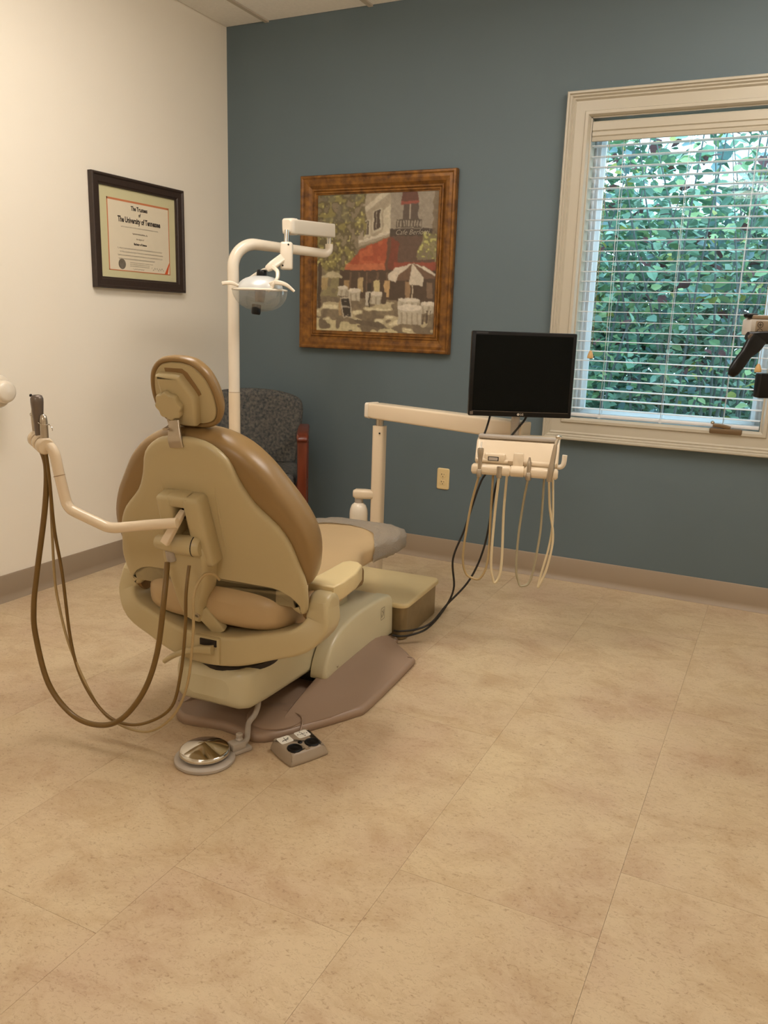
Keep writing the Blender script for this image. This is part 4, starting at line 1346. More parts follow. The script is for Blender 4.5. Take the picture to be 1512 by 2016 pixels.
obj('nozzle', bm, M_white, t, world=True)
t, b_ = handpiece('handpiece_hose', 'empty cream hose end hooked second on the delivery rail', -0.055,
                  [(0.0085, 0), (0.0095, 0.018), (0.0105, 0.030), (0.0105, 0.038), (0.007, 0.040), (0.005, 0.034)], M_steel,
                  [(2.011, -1.059, 0.55), (2.008, -1.06, 0.407), (2.010, -1.058, 0.326), (2.020, -1.052, 0.280), (2.028, -1.05, 0.272), (2.040, -1.045, 0.30), (2.044, -1.04, 0.368), (2.036, -1.03, 0.55), (2.030, -1.00, 0.690)], 0.0052, M_hose_cream)
t, b_ = handpiece('handpiece_coupling', 'steel coupling tip with grey hose, third on the delivery rail', 0.052,
                  [(0.0075, 0), (0.0080, 0.03), (0.0088, 0.048), (0.0085, 0.062), (0.0050, 0.072), (0.0035, 0.080), (0.001, 0.081)], M_steel,
                  [(2.103, -1.01, 0.58), (2.093, -1.008, 0.448), (2.094, -1.008, 0.326), (2.104, -1.0, 0.275), (2.118, -0.998, 0.258), (2.147, -0.982, 0.287), (2.166, -0.973, 0.45), (2.166, -0.965, 0.56), (2.158, -0.94, 0.690)], 0.0045, M_hose_grey)
t, b_ = handpiece('drill_handpiece', 'long silver drill handpiece with angled head, rightmost on the delivery rail', 0.128,
                  [(0.0080, 0), (0.0115, 0.020), (0.0120, 0.045), (0.0095, 0.070), (0.0090, 0.090), (0.0085, 0.105), (0.0070, 0.125), (0.0060, 0.134)], M_steel,
                  [(2.198, -0.98, 0.58), (2.214, -0.962, 0.474), (2.212, -0.962, 0.40), (2.198, -0.968, 0.32), (2.178, -0.976, 0.262), (2.176, -0.972, 0.27), (2.186, -0.966, 0.33), (2.202, -0.958, 0.42), (2.206, -0.95, 0.52), (2.188, -0.93, 0.690)], 0.0046, M_hose_cream, lean=0.10)
bm = bmesh.new()
add_sweep(bm, [HP(0.1412, 0.105, 0.821), HP(0.144, 0.103, 0.835), HP(0.149, 0.102, 0.846)], [0.006, 0.0058, 0.0055], [0.006, 0.0058, 0.0055], 0.004, hy, 4)
add_cyl(bm, HP(0.141, 0.104, 0.852), HP(0.159, 0.100, 0.846), 0.0075, None, 14, 0.001)
obj('head', bm, M_chrome, t, world=True, smooth=50)

# two black control cables to the floor box
for pts, lb in (([(1.975, -1.0, 0.70), (1.940, -1.03, 0.66), (1.895, -1.061, 0.471), (1.862, -1.085, 0.349), (1.869, -1.079, 0.225), (1.835, -1.104, 0.131), (1.787, -1.138, 0.063), (1.735, -1.180, 0.040), (1.700, -1.205, 0.037), (1.675, -1.215, 0.04)],
                 'black control cable bowing left from the delivery head to the floor box'),
                ([(2.01, -0.985, 0.70), (1.986, -0.996, 0.631), (1.964, -1.012, 0.409), (1.921, -1.042, 0.265), (1.85, -1.093, 0.162), (1.803, -1.127, 0.09), (1.754, -1.162, 0.062), (1.700, -1.200, 0.056), (1.675, -1.205, 0.055)],
                 'straighter black control cable from the delivery head to the floor box')):
    bm = bmesh.new()
    add_tube(bm, pts, 0.0042, 8, 8)
    tag(obj('control_cable', bm, M_cable, smooth=70), lb, 'cable', 'delivery control cables')

# ------------------------------------------------------------------ guest chair in the corner
GF = Vector((0.5, -0.866, 0)); GR = Vector((0.866, 0.5, 0))
GO = Vector((0.382, -0.335, 0))
GC = thing('guest_chair', 'grey-blue fabric guest armchair with cherry wood arms in the corner', 'chair', GO)
def G(a, f, z): return GO + GR * a + GF * f + up * z
bh = [(0.0, 0.450), (0.20, 0.453), (0.235, 0.48), (0.255, 0.58), (0.272, 0.70), (0.274, 0.78), (0.250, 0.822), (0.17, 0.850), (0.08, 0.862), (0.0, 0.865)]
bo = smooth_outline(bh, 4)
def gb(x, y, h):
    z = y
    f = -0.02 - (z - 0.47) * 0.16 + h - 0.25 * x * x * -1.2
    return G(x, f, z)
bm = bmesh.new()
add_layers(bm, bo, [(0.03, -0.03), (0.008, -0.026), (0.0, -0.016), (0.0, 0.012), (0.006, 0.026), (0.016, 0.034), (0.028, 0.038)], gb)
obj('backrest', bm, M_fabric, GC, world=True, smooth=60)
so_ = rrect(0.255, 0.235, 0.05, 5)
bm = bmesh.new()
add_layers(bm, so_, [(0.02, 0.385), (0.004, 0.39), (0.0, 0.40), (0.0, 0.455), (0.008, 0.468), (0.03, 0.476), (0.08, 0.480)], lambda x, y, h: G(x, 0.21 + y, h + 0.014 - 0.02 * (0.25 - y)))
obj('seat', bm, M_fabric, GC, world=True, smooth=60)
for s in (1, -1):
    a_ = s * 0.290
    bm = bmesh.new()
    add_sweep(bm, [G(a_, 0.40, 0.0), G(a_, 0.41, 0.25), G(a_, 0.415, 0.50), G(a_, 0.41, 0.655)], [0.022, 0.023, 0.024, 0.026], [0.026, 0.030, 0.034, 0.030], 0.008, GR, 5)
    obj('leg', bm, M_cherry, GC, world=True, smooth=50)
    bm = bmesh.new()
    add_sweep(bm, [G(a_, -0.09, 0.0), G(a_, -0.02, 0.25), G(a_, 0.0, 0.48), G(a_, -0.03, 0.66)], 0.020, [0.024, 0.028, 0.030, 0.024], 0.008, GR, 5)
    obj('leg', bm, M_cherry, GC, world=True, smooth=50)
    bm = bmesh.new()
    add_sweep(bm, [G(a_, -0.05, 0.655), G(a_, 0.10, 0.685), G(a_, 0.30, 0.690), G(a_, 0.42, 0.672), G(a_, 0.445, 0.655)], [0.022, 0.026, 0.028, 0.030, 0.024], [0.014, 0.016, 0.018, 0.018, 0.012], 0.010, GR, 5)
    obj('armrest', bm, M_cherry, GC, world=True, smooth=50)
    bm = bmesh.new()
    add_sweep(bm, [G(a_, -0.01, 0.37), G(a_, 0.40, 0.40)], 0.016, 0.026, 0.006, GR, 3)
    obj('side_rail', bm, M_cherry, GC, world=True, smooth=50)
for f in (0.02, 0.40):
    bm = bmesh.new()
    add_sweep(bm, [G(-0.28, f, 0.365), G(0.28, f, 0.365)], 0.014, 0.03, 0.005, GF, 1)
    obj('cross_rail', bm, M_cherry, GC, world=True)

# ------------------------------------------------------------------ framed cafe print
px0, px1, pz0, pz1 = 0.492, 1.378, 1.086, 1.972
PT = thing('framed_print', 'large square cafe street print in an antique gold frame on the blue wall', 'picture', ((px0 + px1) / 2, 0, pz0))
fp = [(0, 0.002), (0, 0.030), (0.004, 0.036), (0.012, 0.037), (0.020, 0.032), (0.034, 0.034), (0.052, 0.030), (0.062, 0.022), (0.066, 0.020), (0.068, 0.024),
      (0.076, 0.024), (0.079, 0.019), (0.081, 0.022), (0.089, 0.021), (0.093, 0.014), (0.096, 0.014), (0.098, 0.006), (0.098, 0.002)]
frame_sides('frame_member', px0, px1, pz0, pz1, fp, M_frame, PT, lambda x, z, h: (x, -h, z))
ix0, ix1, iz0, iz1 = px0 + 0.094, px1 - 0.094, pz0 + 0.094, pz1 - 0.094

def paint(W, Hh):
    s, t_ = np.meshgrid(np.linspace(0, 1, W), np.linspace(0, 1, Hh))
    img = np.zeros((Hh, W, 3))
    def setc(mask, rgb, a=1.0):
        c = np.array(lin(rgb))
        m_ = (mask.astype(float) * a)[..., None]
        img[:] = img * (1 - m_) + c * m_
    def vnoise(fx, fy, seed):
        r = np.random.default_rng(seed)
        g = r.random((int(fy) + 2, int(fx) + 2))
        xs, ys = s * fx, t_ * fy
        xi, yi = xs.astype(int), ys.astype(int)
        xf, yf = xs - xi, ys - yi
        xf, yf = xf * xf * (3 - 2 * xf), yf * yf * (3 - 2 * yf)
        return (g[yi, xi] * (1 - xf) + g[yi, xi + 1] * xf) * (1 - yf) + (g[yi + 1, xi] * (1 - xf) + g[yi + 1, xi + 1] * xf) * yf
    n1, n2, n3 = vnoise(9, 9, 1), vnoise(26, 26, 2), vnoise(60, 60, 3)
    wob = (n2 - 0.5) * 0.012
    S, T = s + wob, t_ + (n3 - 0.5) * 0.010
    def poly(pts):
        m_ = np.zeros_like(S, bool)
        n = len(pts)
        for i in range(n):
            x1, y1 = pts[i]; x2, y2 = pts[(i + 1) % n]
            if y1 == y2: continue
            c = ((y1 > T) != (y2 > T)) & (S < (x2 - x1) * (T - y1) / (y2 - y1) + x1)
            m_ ^= c
        return m_
    def ell(cx, cy, rx_, ry): return ((S - cx) / rx_) ** 2 + ((T - cy) / ry) ** 2 < 1
    setc(np.ones_like(S, bool), (128, 116, 92))
    setc((n1 + n2 * 0.5) > 0.85, (150, 142, 100), 0.7)
    # far facade seen through the trees
    setc(poly([(0.10, 0.0), (0.5, 0.0), (0.5, 0.35), (0.2, 0.42)]), (146, 134, 112), 0.6)
    # corner building
    setc(poly([(0.42, 0.0), (0.63, 0.0), (0.63, 0.30), (0.36, 0.38), (0.34, 0.2)]), (172, 160, 138))
    setc(poly([(0.40, 0.10), (0.55, 0.0), (0.62, 0.0), (0.42, 0.13)]), (206, 196, 172))
    setc(poly([(0.56, 0.12), (0.63, 0.08), (0.63, 0.28), (0.56, 0.30)]), (208, 198, 172))
    setc(poly([(0.62, 0.0), (1.0, 0.0), (1.0, 0.26), (0.62, 0.26)]), (156, 146, 130))
    for x0, x1, y0, y1, sk in ((0.41, 0.445, 0.20, 0.29, 0.01), (0.485, 0.535, 0.13, 0.25, 0.015)):
        setc(poly([(x0 - .012, y0 - .005), (x1 + .014, y0 - .025), (x1 + .014, y1 + .012), (x0 - .012, y1 + .035)]), (198, 188, 164))
        setc(poly([(x0, y0), (x1, y0 - sk), (x1, y1), (x0, y1 + sk)]), (66, 54, 48))
        setc(poly([(x0 + .018, y0), (x0 + .024, y0), (x0 + .024, y1), (x0 + .018, y1)]), (170, 160, 140))
    setc(poly([(0.36, 0.335), (0.63, 0.265), (0.63, 0.285), (0.36, 0.355)]), (214, 204, 182))
    setc(poly([(0.72, 0.03), (0.84, 0.03), (0.84, 0.20), (0.72, 0.20)]), (84, 72, 66))
    setc(poly([(0.775, 0.08), (0.783, 0.08), (0.783, 0.20), (0.775, 0.20)]), (176, 164, 146))
    setc(poly([(0.71, 0.0), (0.83, 0.0), (0.845, 0.075), (0.70, 0.075)]), (98, 56, 48))
    setc(poly([(0.70, 0.068), (0.845, 0.066), (0.845, 0.085), (0.70, 0.088)]), (150, 72, 60))
    rail = poly([(0.67, 0.19), (0.87, 0.19), (0.87, 0.25), (0.67, 0.25)])
    setc(rail & (((S * 90).astype(int) % 2 == 0) | (T < 0.198) | (T > 0.242)), (78, 70, 62))
    setc(poly([(0.62, 0.255), (0.98, 0.255), (0.98, 0.305), (0.62, 0.305)]), (62, 54, 50))
    # tree foliage over the left and the far right
    leafm = (S < 0.42 + 0.16 * (n1 - 0.5) - 0.18 * np.clip((T - 0.30) / 0.25, 0, 1)) & (T < 0.50 + 0.06 * n1)
    setc(leafm & (n2 + 0.4 * n3 > 0.45), (92, 84, 54), 0.85)
    setc(leafm & (n2 + 0.5 * n3 > 0.78), (142, 134, 78), 0.9)
    setc(leafm & (n3 + 0.3 * n2 > 0.98), (192, 184, 118), 0.9)
    setc(leafm & (n1 > 0.62) & (T < 0.2), (104, 100, 84), 0.6)
    vin = (S > 0.80 + 0.1 * n1) & (T > 0.28) & (T < 0.47)
    setc(vin & (n3 > 0.45), (120, 116, 72), 0.9)
    setc(vin & (n3 > 0.68), (190, 186, 112), 0.9)
    setc((S > 0.94 + 0.03 * n2) & (T < 0.3), (112, 96, 74), 0.8)
    # shaded wall right, awnings
    setc(poly([(0.63, 0.305), (0.97, 0.305), (0.99, 0.55), (0.58, 0.55)]) & ~vin, (92, 70, 60))
    setc(poly([(0.25, 0.53), (0.38, 0.39), (0.63, 0.305), (0.585, 0.545), (0.25, 0.545)]), (168, 74, 44))
    setc(poly([(0.25, 0.53), (0.38, 0.39), (0.63, 0.305), (0.585, 0.545)]) & (n2 > 0.5), (190, 98, 62), 0.7)
    setc(poly([(0.25, 0.505), (0.58, 0.495), (0.585, 0.545), (0.25, 0.545)]), (196, 112, 74), 0.75)
    setc(poly([(0.63, 0.305), (0.70, 0.36), (0.68, 0.55), (0.585, 0.55)]), (122, 54, 40))
    setc(poly([(0.60, 0.32), (0.635, 0.305), (0.605, 0.55), (0.585, 0.55)]), (104, 66, 50))
    setc(poly([(0.66, 0.49), (1.0, 0.49), (1.0, 0.55), (0.66, 0.55)]), (156, 66, 48), 0.85)
    # shop front
    setc(poly([(0.20, 0.545), (1.0, 0.545), (1.0, 0.79), (0.20, 0.74)]), (70, 54, 44))
    for x in (0.29, 0.36, 0.43, 0.52, 0.60, 0.75):
        setc(poly([(x, 0.56), (x + 0.016, 0.56), (x + 0.016, 0.72), (x, 0.72)]), (104, 82, 64))
    for x, y0, y1, c_ in ((0.245, 0.62, 0.70, (172, 140, 96)), (0.36, 0.60, 0.70, (198, 172, 124)), (0.50, 0.62, 0.73, (214, 196, 142)), (0.585, 0.62, 0.74, (206, 170, 118)), (0.755, 0.63, 0.76, (160, 128, 94)), (0.93, 0.63, 0.74, (128, 104, 84))):
        setc(poly([(x, y0), (x + 0.045, y0), (x + 0.045, y1), (x, y1)]), c_, 0.9)
    # street
    setc(T > 0.735 + 0.04 * S, (120, 106, 86))
    setc((T > 0.735 + 0.04 * S) & (n2 > 0.45), (136, 122, 98), 0.7)
    gl = vnoise(11, 34, 9) + 0.35 * n2
    setc((T > 0.75 + 0.04 * S) & (gl > 0.80), (196, 182, 146), 0.95)
    setc((T > 0.80 + 0.04 * S) & (gl > 0.93), (228, 218, 180), 0.95)
    setc(poly([(0.0, 0.90), (0.30, 0.93), (0.85, 0.99), (0.85, 1.0), (0.0, 1.0)]) & (n2 > 0.38), (214, 202, 158), 0.9)
    setc(poly([(0.30, 0.905), (0.55, 0.92), (0.62, 0.965), (0.40, 0.95)]), (104, 92, 76))
    # umbrellas
    setc(poly([(0.045, 0.59), (0.145, 0.545), (0.23, 0.595), (0.22, 0.605), (0.05, 0.60)]), (196, 184, 150))
    setc(poly([(0.05, 0.60), (0.10, 0.60), (0.095, 0.69), (0.04, 0.69)]), (186, 160, 110), 0.8)
    setc(poly([(0.62, 0.585), (0.68, 0.53), (0.82, 0.495), (0.93, 0.525), (1.0, 0.575), (1.0, 0.60), (0.62, 0.62)]), (112, 84, 66))
    setc(poly([(0.615, 0.58), (0.67, 0.53), (0.81, 0.495), (0.70, 0.58), (0.68, 0.63), (0.62, 0.615)]), (222, 208, 186))
    setc(poly([(0.81, 0.495), (0.835, 0.52), (0.90, 0.60), (0.895, 0.655), (0.79, 0.645), (0.795, 0.58)]), (214, 202, 180))
    setc(poly([(0.81, 0.495), (0.93, 0.53), (1.0, 0.575), (0.99, 0.585), (0.90, 0.54)]), (226, 214, 192))
    setc(poly([(0.815, 0.65), (0.822, 0.65), (0.822, 0.77), (0.815, 0.77)]), (200, 186, 160))
    # tables
    for cx, cy, w, h in ((0.235, 0.69, 0.045, 0.045), (0.335, 0.715, 0.05, 0.055), (0.52, 0.735, 0.05, 0.055), (0.79, 0.775, 0.085, 0.05), (0.955, 0.80, 0.07, 0.05), (0.80, 0.845, 0.095, 0.085)):
        setc(poly([(cx - w, cy - h * 0.4), (cx + w, cy - h * 0.4), (cx + w, cy + h), (cx - w, cy + h)]), (196, 186, 164))
        setc(poly([(cx - w, cy), (cx + w, cy), (cx + w, cy + h), (cx - w, cy + h)]) & ((S * 70).astype(int) % 3 == 0), (160, 148, 126), 0.8)
        setc(ell(cx, cy - h * 0.4, w * 1.02, h * 0.28), (226, 216, 196))
    setc(poly([(0.565, 0.70), (0.61, 0.70), (0.61, 0.79), (0.565, 0.79)]), (72, 58, 48))
    setc(poly([(0.92, 0.83), (0.975, 0.83), (0.965, 0.92), (0.90, 0.93)]) & ((S * 60).astype(int) % 2 == 0), (78, 66, 56))
    # waiter
    setc(poly([(0.44, 0.64), (0.475, 0.63), (0.48, 0.71), (0.445, 0.71)]), (38, 32, 30))
    setc(ell(0.465, 0.622, 0.011, 0.014), (92, 66, 52))
    setc(poly([(0.43, 0.70), (0.475, 0.70), (0.465, 0.80), (0.43, 0.80)]), (206, 196, 176))
    setc(poly([(0.458, 0.71), (0.475, 0.71), (0.468, 0.81), (0.456, 0.81)]), (44, 38, 34))
    # chalk board on the pavement
    setc(poly([(0.195, 0.80), (0.215, 0.75), (0.23, 0.88), (0.205, 0.88)]), (182, 154, 112))
    setc(poly([(0.213, 0.742), (0.295, 0.742), (0.325, 0.895), (0.243, 0.895)]), (196, 184, 160))
    bd_ = poly([(0.222, 0.752), (0.289, 0.752), (0.316, 0.887), (0.25, 0.887)])
    setc(bd_, (36, 33, 32))
    setc(bd_ & (((T * 62).astype(int) % 2) == 0) & (n3 > 0.55), (176, 168, 150), 0.8)
    # trunk
    setc(poly([(0.015, 0.50), (0.04, 0.48), (0.045, 0.62), (0.035, 0.83), (0.01, 0.83)]), (66, 52, 42))
    setc(poly([(0.03, 0.62), (0.012, 0.56), (0.02, 0.555), (0.04, 0.60)]), (66, 52, 42))
    img[:] = img * (0.84 + 0.34 * n3[..., None] * n2[..., None] ** 0.3)
    k_ = np.pad(img, ((1, 1), (1, 1), (0, 0)), mode='edge')
    img[:] = (k_[:-2, 1:-1] + k_[2:, 1:-1] + k_[1:-1, :-2] + k_[1:-1, 2:] + 3 * img) / 7
    img[:] = img * (0.92 + 0.16 * np.random.default_rng(4).random(img.shape[:2])[..., None])
    img[:] = img * 0.74 + np.array(lin((112, 98, 78))) * 0.26  # grey-brown veil imitating glare off the glass, mixed into the print colours
    return img
PW, PH = 230, 236
cols = paint(PW, PH)
xs = np.linspace(ix0, ix1, PW); zs_ = np.linspace(iz1, iz0, PH)
verts = [(xs[i] - (px0 + px1) / 2, -0.010, zs_[j] - pz0) for j in range(PH) for i in range(PW)]
faces = [(j * PW + i, (j + 1) * PW + i, (j + 1) * PW + i + 1, j * PW + i + 1) for j in range(PH - 1) for i in range(PW - 1)]
me = bpy.data.meshes.new('print')
me.from_pydata(verts, [], faces)
ca = me.color_attributes.new('Col', 'FLOAT_COLOR', 'POINT')
ca.data.foreach_set('color', np.concatenate([cols.reshape(-1, 3), np.ones((PW * PH, 1))], 1).astype(np.float32).ravel())
cv = link('print', me, M_paint, PT)
o = (ix0 + 0.795 * (ix1 - ix0), iz1 - 0.281 * (iz1 - iz0))
text_mesh('cafe_sign', 'Cafe Berlotti', 0.036, Matrix(((1, 0, 0, o[0]), (0, 0, -1, -0.0108), (0, 1, 0, o[1]), (0, 0, 0, 1))), mat('painted_lettering', (170, 160, 140), 0.7), PT, shear=0.35, bold=-0.0004)
box_obj('backing', (ix0 - 0.002, -0.009, iz0 - 0.002), (ix1 + 0.002, -0.002, iz1 + 0.002), M_frame_in, PT, world=True)

# ------------------------------------------------------------------ diploma
dy0, dy1, dz0, dz1 = -1.040, -0.414, 1.352, 1.860
DP = thing('framed_diploma', 'dark framed university diploma with orange border on the cream wall', 'diploma', (0, (dy0 + dy1) / 2, dz0))
fp = [(0, 0.002), (0, 0.026), (0.003, 0.030), (0.010, 0.030), (0.016, 0.024), (0.040, 0.022), (0.045, 0.017), (0.050, 0.016), (0.052, 0.009), (0.052, 0.002)]
frame_sides('frame_member', dy0, dy1, dz0, dz1, fp, M_dipf, DP, lambda y, z, h: (h, y, z))
box_obj('mat_board', (0.003, dy0 + 0.05, dz0 + 0.05), (0.008, dy1 - 0.05, dz1 - 0.05), M_matb, DP, world=True)
qy0, qy1, qz0, qz1 = -0.938, -0.512, 1.436, 1.762
def dip(y, z, x=0.0092): return Vector((x, y, z))
bm = bmesh.new()
for lo, hi in (((qy0, qz1 - 0.009), (qy1, qz1)), ((qy0, qz0), (qy1, qz0 + 0.004)), ((qy0, qz0), (qy0 + 0.005, qz1)), ((qy1 - 0.005, qz0), (qy1, qz1))):
    add_box(bm, (0.0075, lo[0], lo[1]), (0.0092, hi[0], hi[1]))
obj('orange_border', bm, M_orange, DP, world=True)
box_obj('certificate', (0.007, qy0 + 0.004, qz0 + 0.003), (0.0088, qy1 - 0.004, qz1 - 0.008), M_paper, DP, world=True)
def dipM(yc, z): return Matrix(((0, 0, 1, 0.0096), (1, 0, 0, yc), (0, 1, 0, z), (0, 0, 0, 1)))
qc = (qy0 + qy1) / 2
for body_, sz, z, mm, bd, sx in (('The Trustees', 0.028, 1.728, M_ink, 0.0009, 0.75), ('of', 0.024, 1.702, M_ink, 0.0007, 0.75), ('The University of Tennessee', 0.036, 1.672, M_ink, 0.0013, 0.70),
                                 ('Bachelor of Science', 0.014, 1.566, M_ink, 0.0006, 0.8), ('the degree of', 0.012, 1.590, M_inkl, 0.0, 0.8)):
    text_mesh('lettering', body_, sz, dipM(qc, z), mm, DP, bold=bd, sx=sx)
bm = bmesh.new()
def scribble(y0, y1, z, amp, per, w=0.0006):
    n = max(6, int((y1 - y0) / per * 4))
    pr = None
    for k in range(n + 1):
        y = y0 + (y1 - y0) * k / n
        zz = z + amp * math.sin(k * 1.57 + 0.4 * math.sin(k * 0.9)) * (0.5 + 0.5 * random.random())
        if pr and random.random() > 0.08:
            a, b = pr, (y, zz)
            q = [(a[0], a[1] + w), (b[0], b[1] + w), (b[0], b[1] - w), (a[0], a[1] - w)]
            bm.faces.new([bm.verts.new((0.0096, yy, z_)) for yy, z_ in q])
        pr = (y, zz)
scribble(qc - 0.13, qc + 0.13, 1.640, 0.003, 0.009, 0.0007)
scribble(qc - 0.052, qc + 0.052, 1.613, 0.0042, 0.008, 0.0016)
for z, a, b in ((1.541, -0.155, 0.155), (1.525, -0.14, 0.16), (1.509, -0.155, 0.155), (1.493, -0.15, 0.10)):
    scribble(qc + a, qc + b, z, 0.0042, 0.009, 0.0010)
for z, a, b in ((1.478, -0.075, 0.085), (1.470, -0.075, 0.06), (1.462, -0.075, 0.06)):
    scribble(qc + a, qc + b, z, 0.0024, 0.007, 0.0007)
scribble(qc - 0.055, qc + 0.022, 1.449, 0.004, 0.012, 0.0008)
scribble(qc + 0.075, qc + 0.165, 1.458, 0.009, 0.018, 0.0011)
obj('handwriting', bm, M_inkl, DP, world=True, smooth=0)
bm = bmesh.new()
add_lathe(bm, [(0.024, 0), (0.024, 0.0008), (0.020, 0.0014), (0.018, 0.0008), (0.0, 0.0012)], axis_M((0.0088, qy0 + 0.085, 1.468), (1, 0, 0)), 28)
obj('seal', bm, M_seal, DP, world=True)
bm = bmesh.new()
bm.faces.new([bm.verts.new(dip(y, z, 0.0098)) for y, z in ((qy1 - 0.042, qz0 + 0.004), (qy1 - 0.020, qz0 + 0.004), (qy1 - 0.006, qz0 + 0.050), (qy1 - 0.006, qz0 + 0.062))])
obj('corner_ribbon', bm, M_orange2, DP, world=True, smooth=0)

# ------------------------------------------------------------------ outlet
OT = thing('wall_outlet', 'almond duplex electrical outlet on the blue wall', 'outlet', (1.372, 0, 0.441))
bm = bmesh.new()
add_layers(bm, rrect(0.0345, 0.0565, 0.010, 3), [(0, 0.0), (0, 0.003), (0.002, 0.0050), (0.005, 0.006)], lambda x, z, h: (x, -h, z))
obj('cover_plate', bm, M_outlet, OT, smooth=30)
for sz in (0.0195, -0.0195):
    bm = bmesh.new()
    ov = [(0.0168 * math.cos(a), max(-0.0135, min(0.0135, 0.0168 * math.sin(a)))) for a in np.linspace(0, 2 * math.pi, 33)[:-1]]
    add_layers(bm, ov, [(0, 0.005), (0, 0.0075), (0.001, 0.008)], lambda x, z, h: (x, -h, z + sz))
    rc = obj('receptacle', bm, M_outlet, OT, smooth=40)
    bm = bmesh.new()
    add_box(bm, (-0.0075, -0.0084, sz + 0.001), (-0.005, -0.0078, sz + 0.009))
    add_box(bm, (-0.010, -0.0084, sz + 0.004), (-0.006, -0.0078, sz + 0.006))
    add_box(bm, (0.005, -0.0084, sz + 0.002), (0.007, -0.0078, sz + 0.008))
    add_lathe(bm, [(0.0026, 0), (0.0026, 0.0006), (0.0, 0.0006)], axis_M((0, -0.0078, sz - 0.0065), (0, -1, 0)), 10)
    obj('slots', bm, M_dark, rc)
bm = bmesh.new()
add_lathe(bm, [(0.0026, 0), (0.0026, 0.001), (0.0005, 0.0016)], axis_M((0, -0.006, 0), (0, -1, 0)), 10)
obj('screw', bm, M_steel, OT)

# ------------------------------------------------------------------ round fitting on the cream wall, cut by the left edge
RF = thing('round_wall_fitting', 'white stepped round fitting on the cream wall at the left edge', 'wall fitting', (0, -1.655, 0.915))
bm = bmesh.new()
add_lathe(bm, [(0.030, 0.0), (0.030, 0.05), (0.050, 0.058), (0.066, 0.068), (0.068, 0.082), (0.063, 0.090), (0.050, 0.094)], axis_M((0, -1.655, 0.915), (1, 0, 0)), 36)
obj('collar', bm, M_enam2, RF, world=True, smooth=50)
bm = bmesh.new()
add_lathe(bm, [(0.045, 0.09), (0.046, 0.100), (0.045, 0.128), (0.041, 0.138), (0.030, 0.143), (0.0, 0.145)], axis_M((0, -1.655, 0.915), (1, 0, 0)), 36)
obj('cap', bm, M_enam2, RF, world=True, smooth=50)

# ------------------------------------------------------------------ equipment head reaching in at the right edge
EH = Vector((2.8335, -1.4895, 1.2600))
ex, en = MX, MN
PB = EH + ex * 0.36 + en * -0.06
EQ = thing('equipment_head', 'grey equipment head with curved black grip at the right edge by the window', 'equipment', (PB.x, PB.y, 0))
Me = Matrix(((ex.x, en.x, 0, EH.x), (ex.y, en.y, 0, EH.y), (0, 0, 1, EH.z), (0, 0, 0, 1)))
def E_(a, d, z): return EH + ex * a + en * d + up * z
bm = bmesh.new()
add_box(bm, (0.000, -0.06, -0.028), (0.26, 0.0, 0.016), 0.006, 2, Me)
eb = obj('panel_body', bm, mat('pale_grey_panel', (206, 202, 196), 0.4, var=0.03), EQ, world=True)
box_obj('top_rail', (0.004, -0.05, 0.016), (0.26, -0.002, 0.026), M_pad, eb, 0.003, True, 2, Me)
box_obj('button_plate', (0.013, -0.002, -0.024), (0.20, 0.0015, 0.011), M_pad, eb, 0.002, True, 2, Me)
def eM(a, z, d=0.0018):
    o = E_(a, d, z)
    return Matrix(((ex.x, 0, en.x, o.x), (ex.y, 0, en.y, o.y), (0, 1, 0, o.z), (0, 0, 0, 1)))
for zc, plus in ((0.001, True), (-0.017, False)):
    bm = bmesh.new()
    n = 28
    for k in range(n):
        a0, a1 = 2 * math.pi * k / n, 2 * math.pi * (k + 1) / n
        q = [(0.0080 * math.cos(a0), 0.0080 * math.sin(a0)), (0.0080 * math.cos(a1), 0.0080 * math.sin(a1)), (0.0066 * math.cos(a1), 0.0066 * math.sin(a1)), (0.0066 * math.cos(a0), 0.0066 * math.sin(a0))]
        bm.faces.new([bm.verts.new((x, y, 0)) for x, y in q])
    for w_, h_ in (((0.0048, 0.0008), (0.0008, 0.0048)) if plus else ((0.0048, 0.0008),)):
        bm.faces.new([bm.verts.new(p) for p in ((-w_, -h_, 0.0001), (w_, -h_, 0.0001), (w_, h_, 0.0001), (-w_, h_, 0.0001))])
    bm.transform(eM(0.025, zc))
    obj('plus_symbol' if plus else 'minus_symbol', bm, M_ink, eb, world=True, smooth=0)
bm = bmesh.new()
add_sweep(bm, [E_(-0.008, -0.022, 0.024), E_(-0.003, -0.022, 0.0245), E_(0.018, -0.022, 0.024)], [0.012, 0.016, 0.016], [0.003, 0.0065, 0.0065], 0.006, en, 3)
obj('cap', bm, M_black, eb, world=True, smooth=50)
bm = bmesh.new()
add_sweep(bm, [E_(-0.005, -0.005, -0.028), E_(0.02, -0.004, -0.034), E_(0.06, -0.004, -0.032), E_(0.26, -0.004, -0.030)], [0.012, 0.016, 0.016, 0.016], [0.010, 0.018, 0.017, 0.015], 0.008, en, 4)
obj('grip_bar', bm, M_black, EQ, world=True, smooth=60)
bm = bmesh.new()
add_sweep(bm, [E_(0.020, 0.012, -0.035), E_(0.006, 0.016, -0.055), E_(-0.012, 0.020, -0.078), E_(-0.030, 0.024, -0.104), E_(-0.042, 0.026, -0.124), E_(-0.049, 0.027, -0.135)],
          [0.012, 0.013, 0.013, 0.014, 0.012, 0.006], [0.024, 0.023, 0.016, 0.0165, 0.015, 0.008], 0.011, en, 6)
obj('grip', bm, M_black, EQ, world=True, smooth=60)
bm = bmesh.new()
add_lathe(bm, [(0.008, -0.002), (0.009, 0.002), (0.008, 0.006), (0.004, 0.007), (0.0, 0.007)], axis_M(E_(-0.002, 0.014, -0.032), en), 14)
obj('grip_screw', bm, M_gun, EQ, world=True)
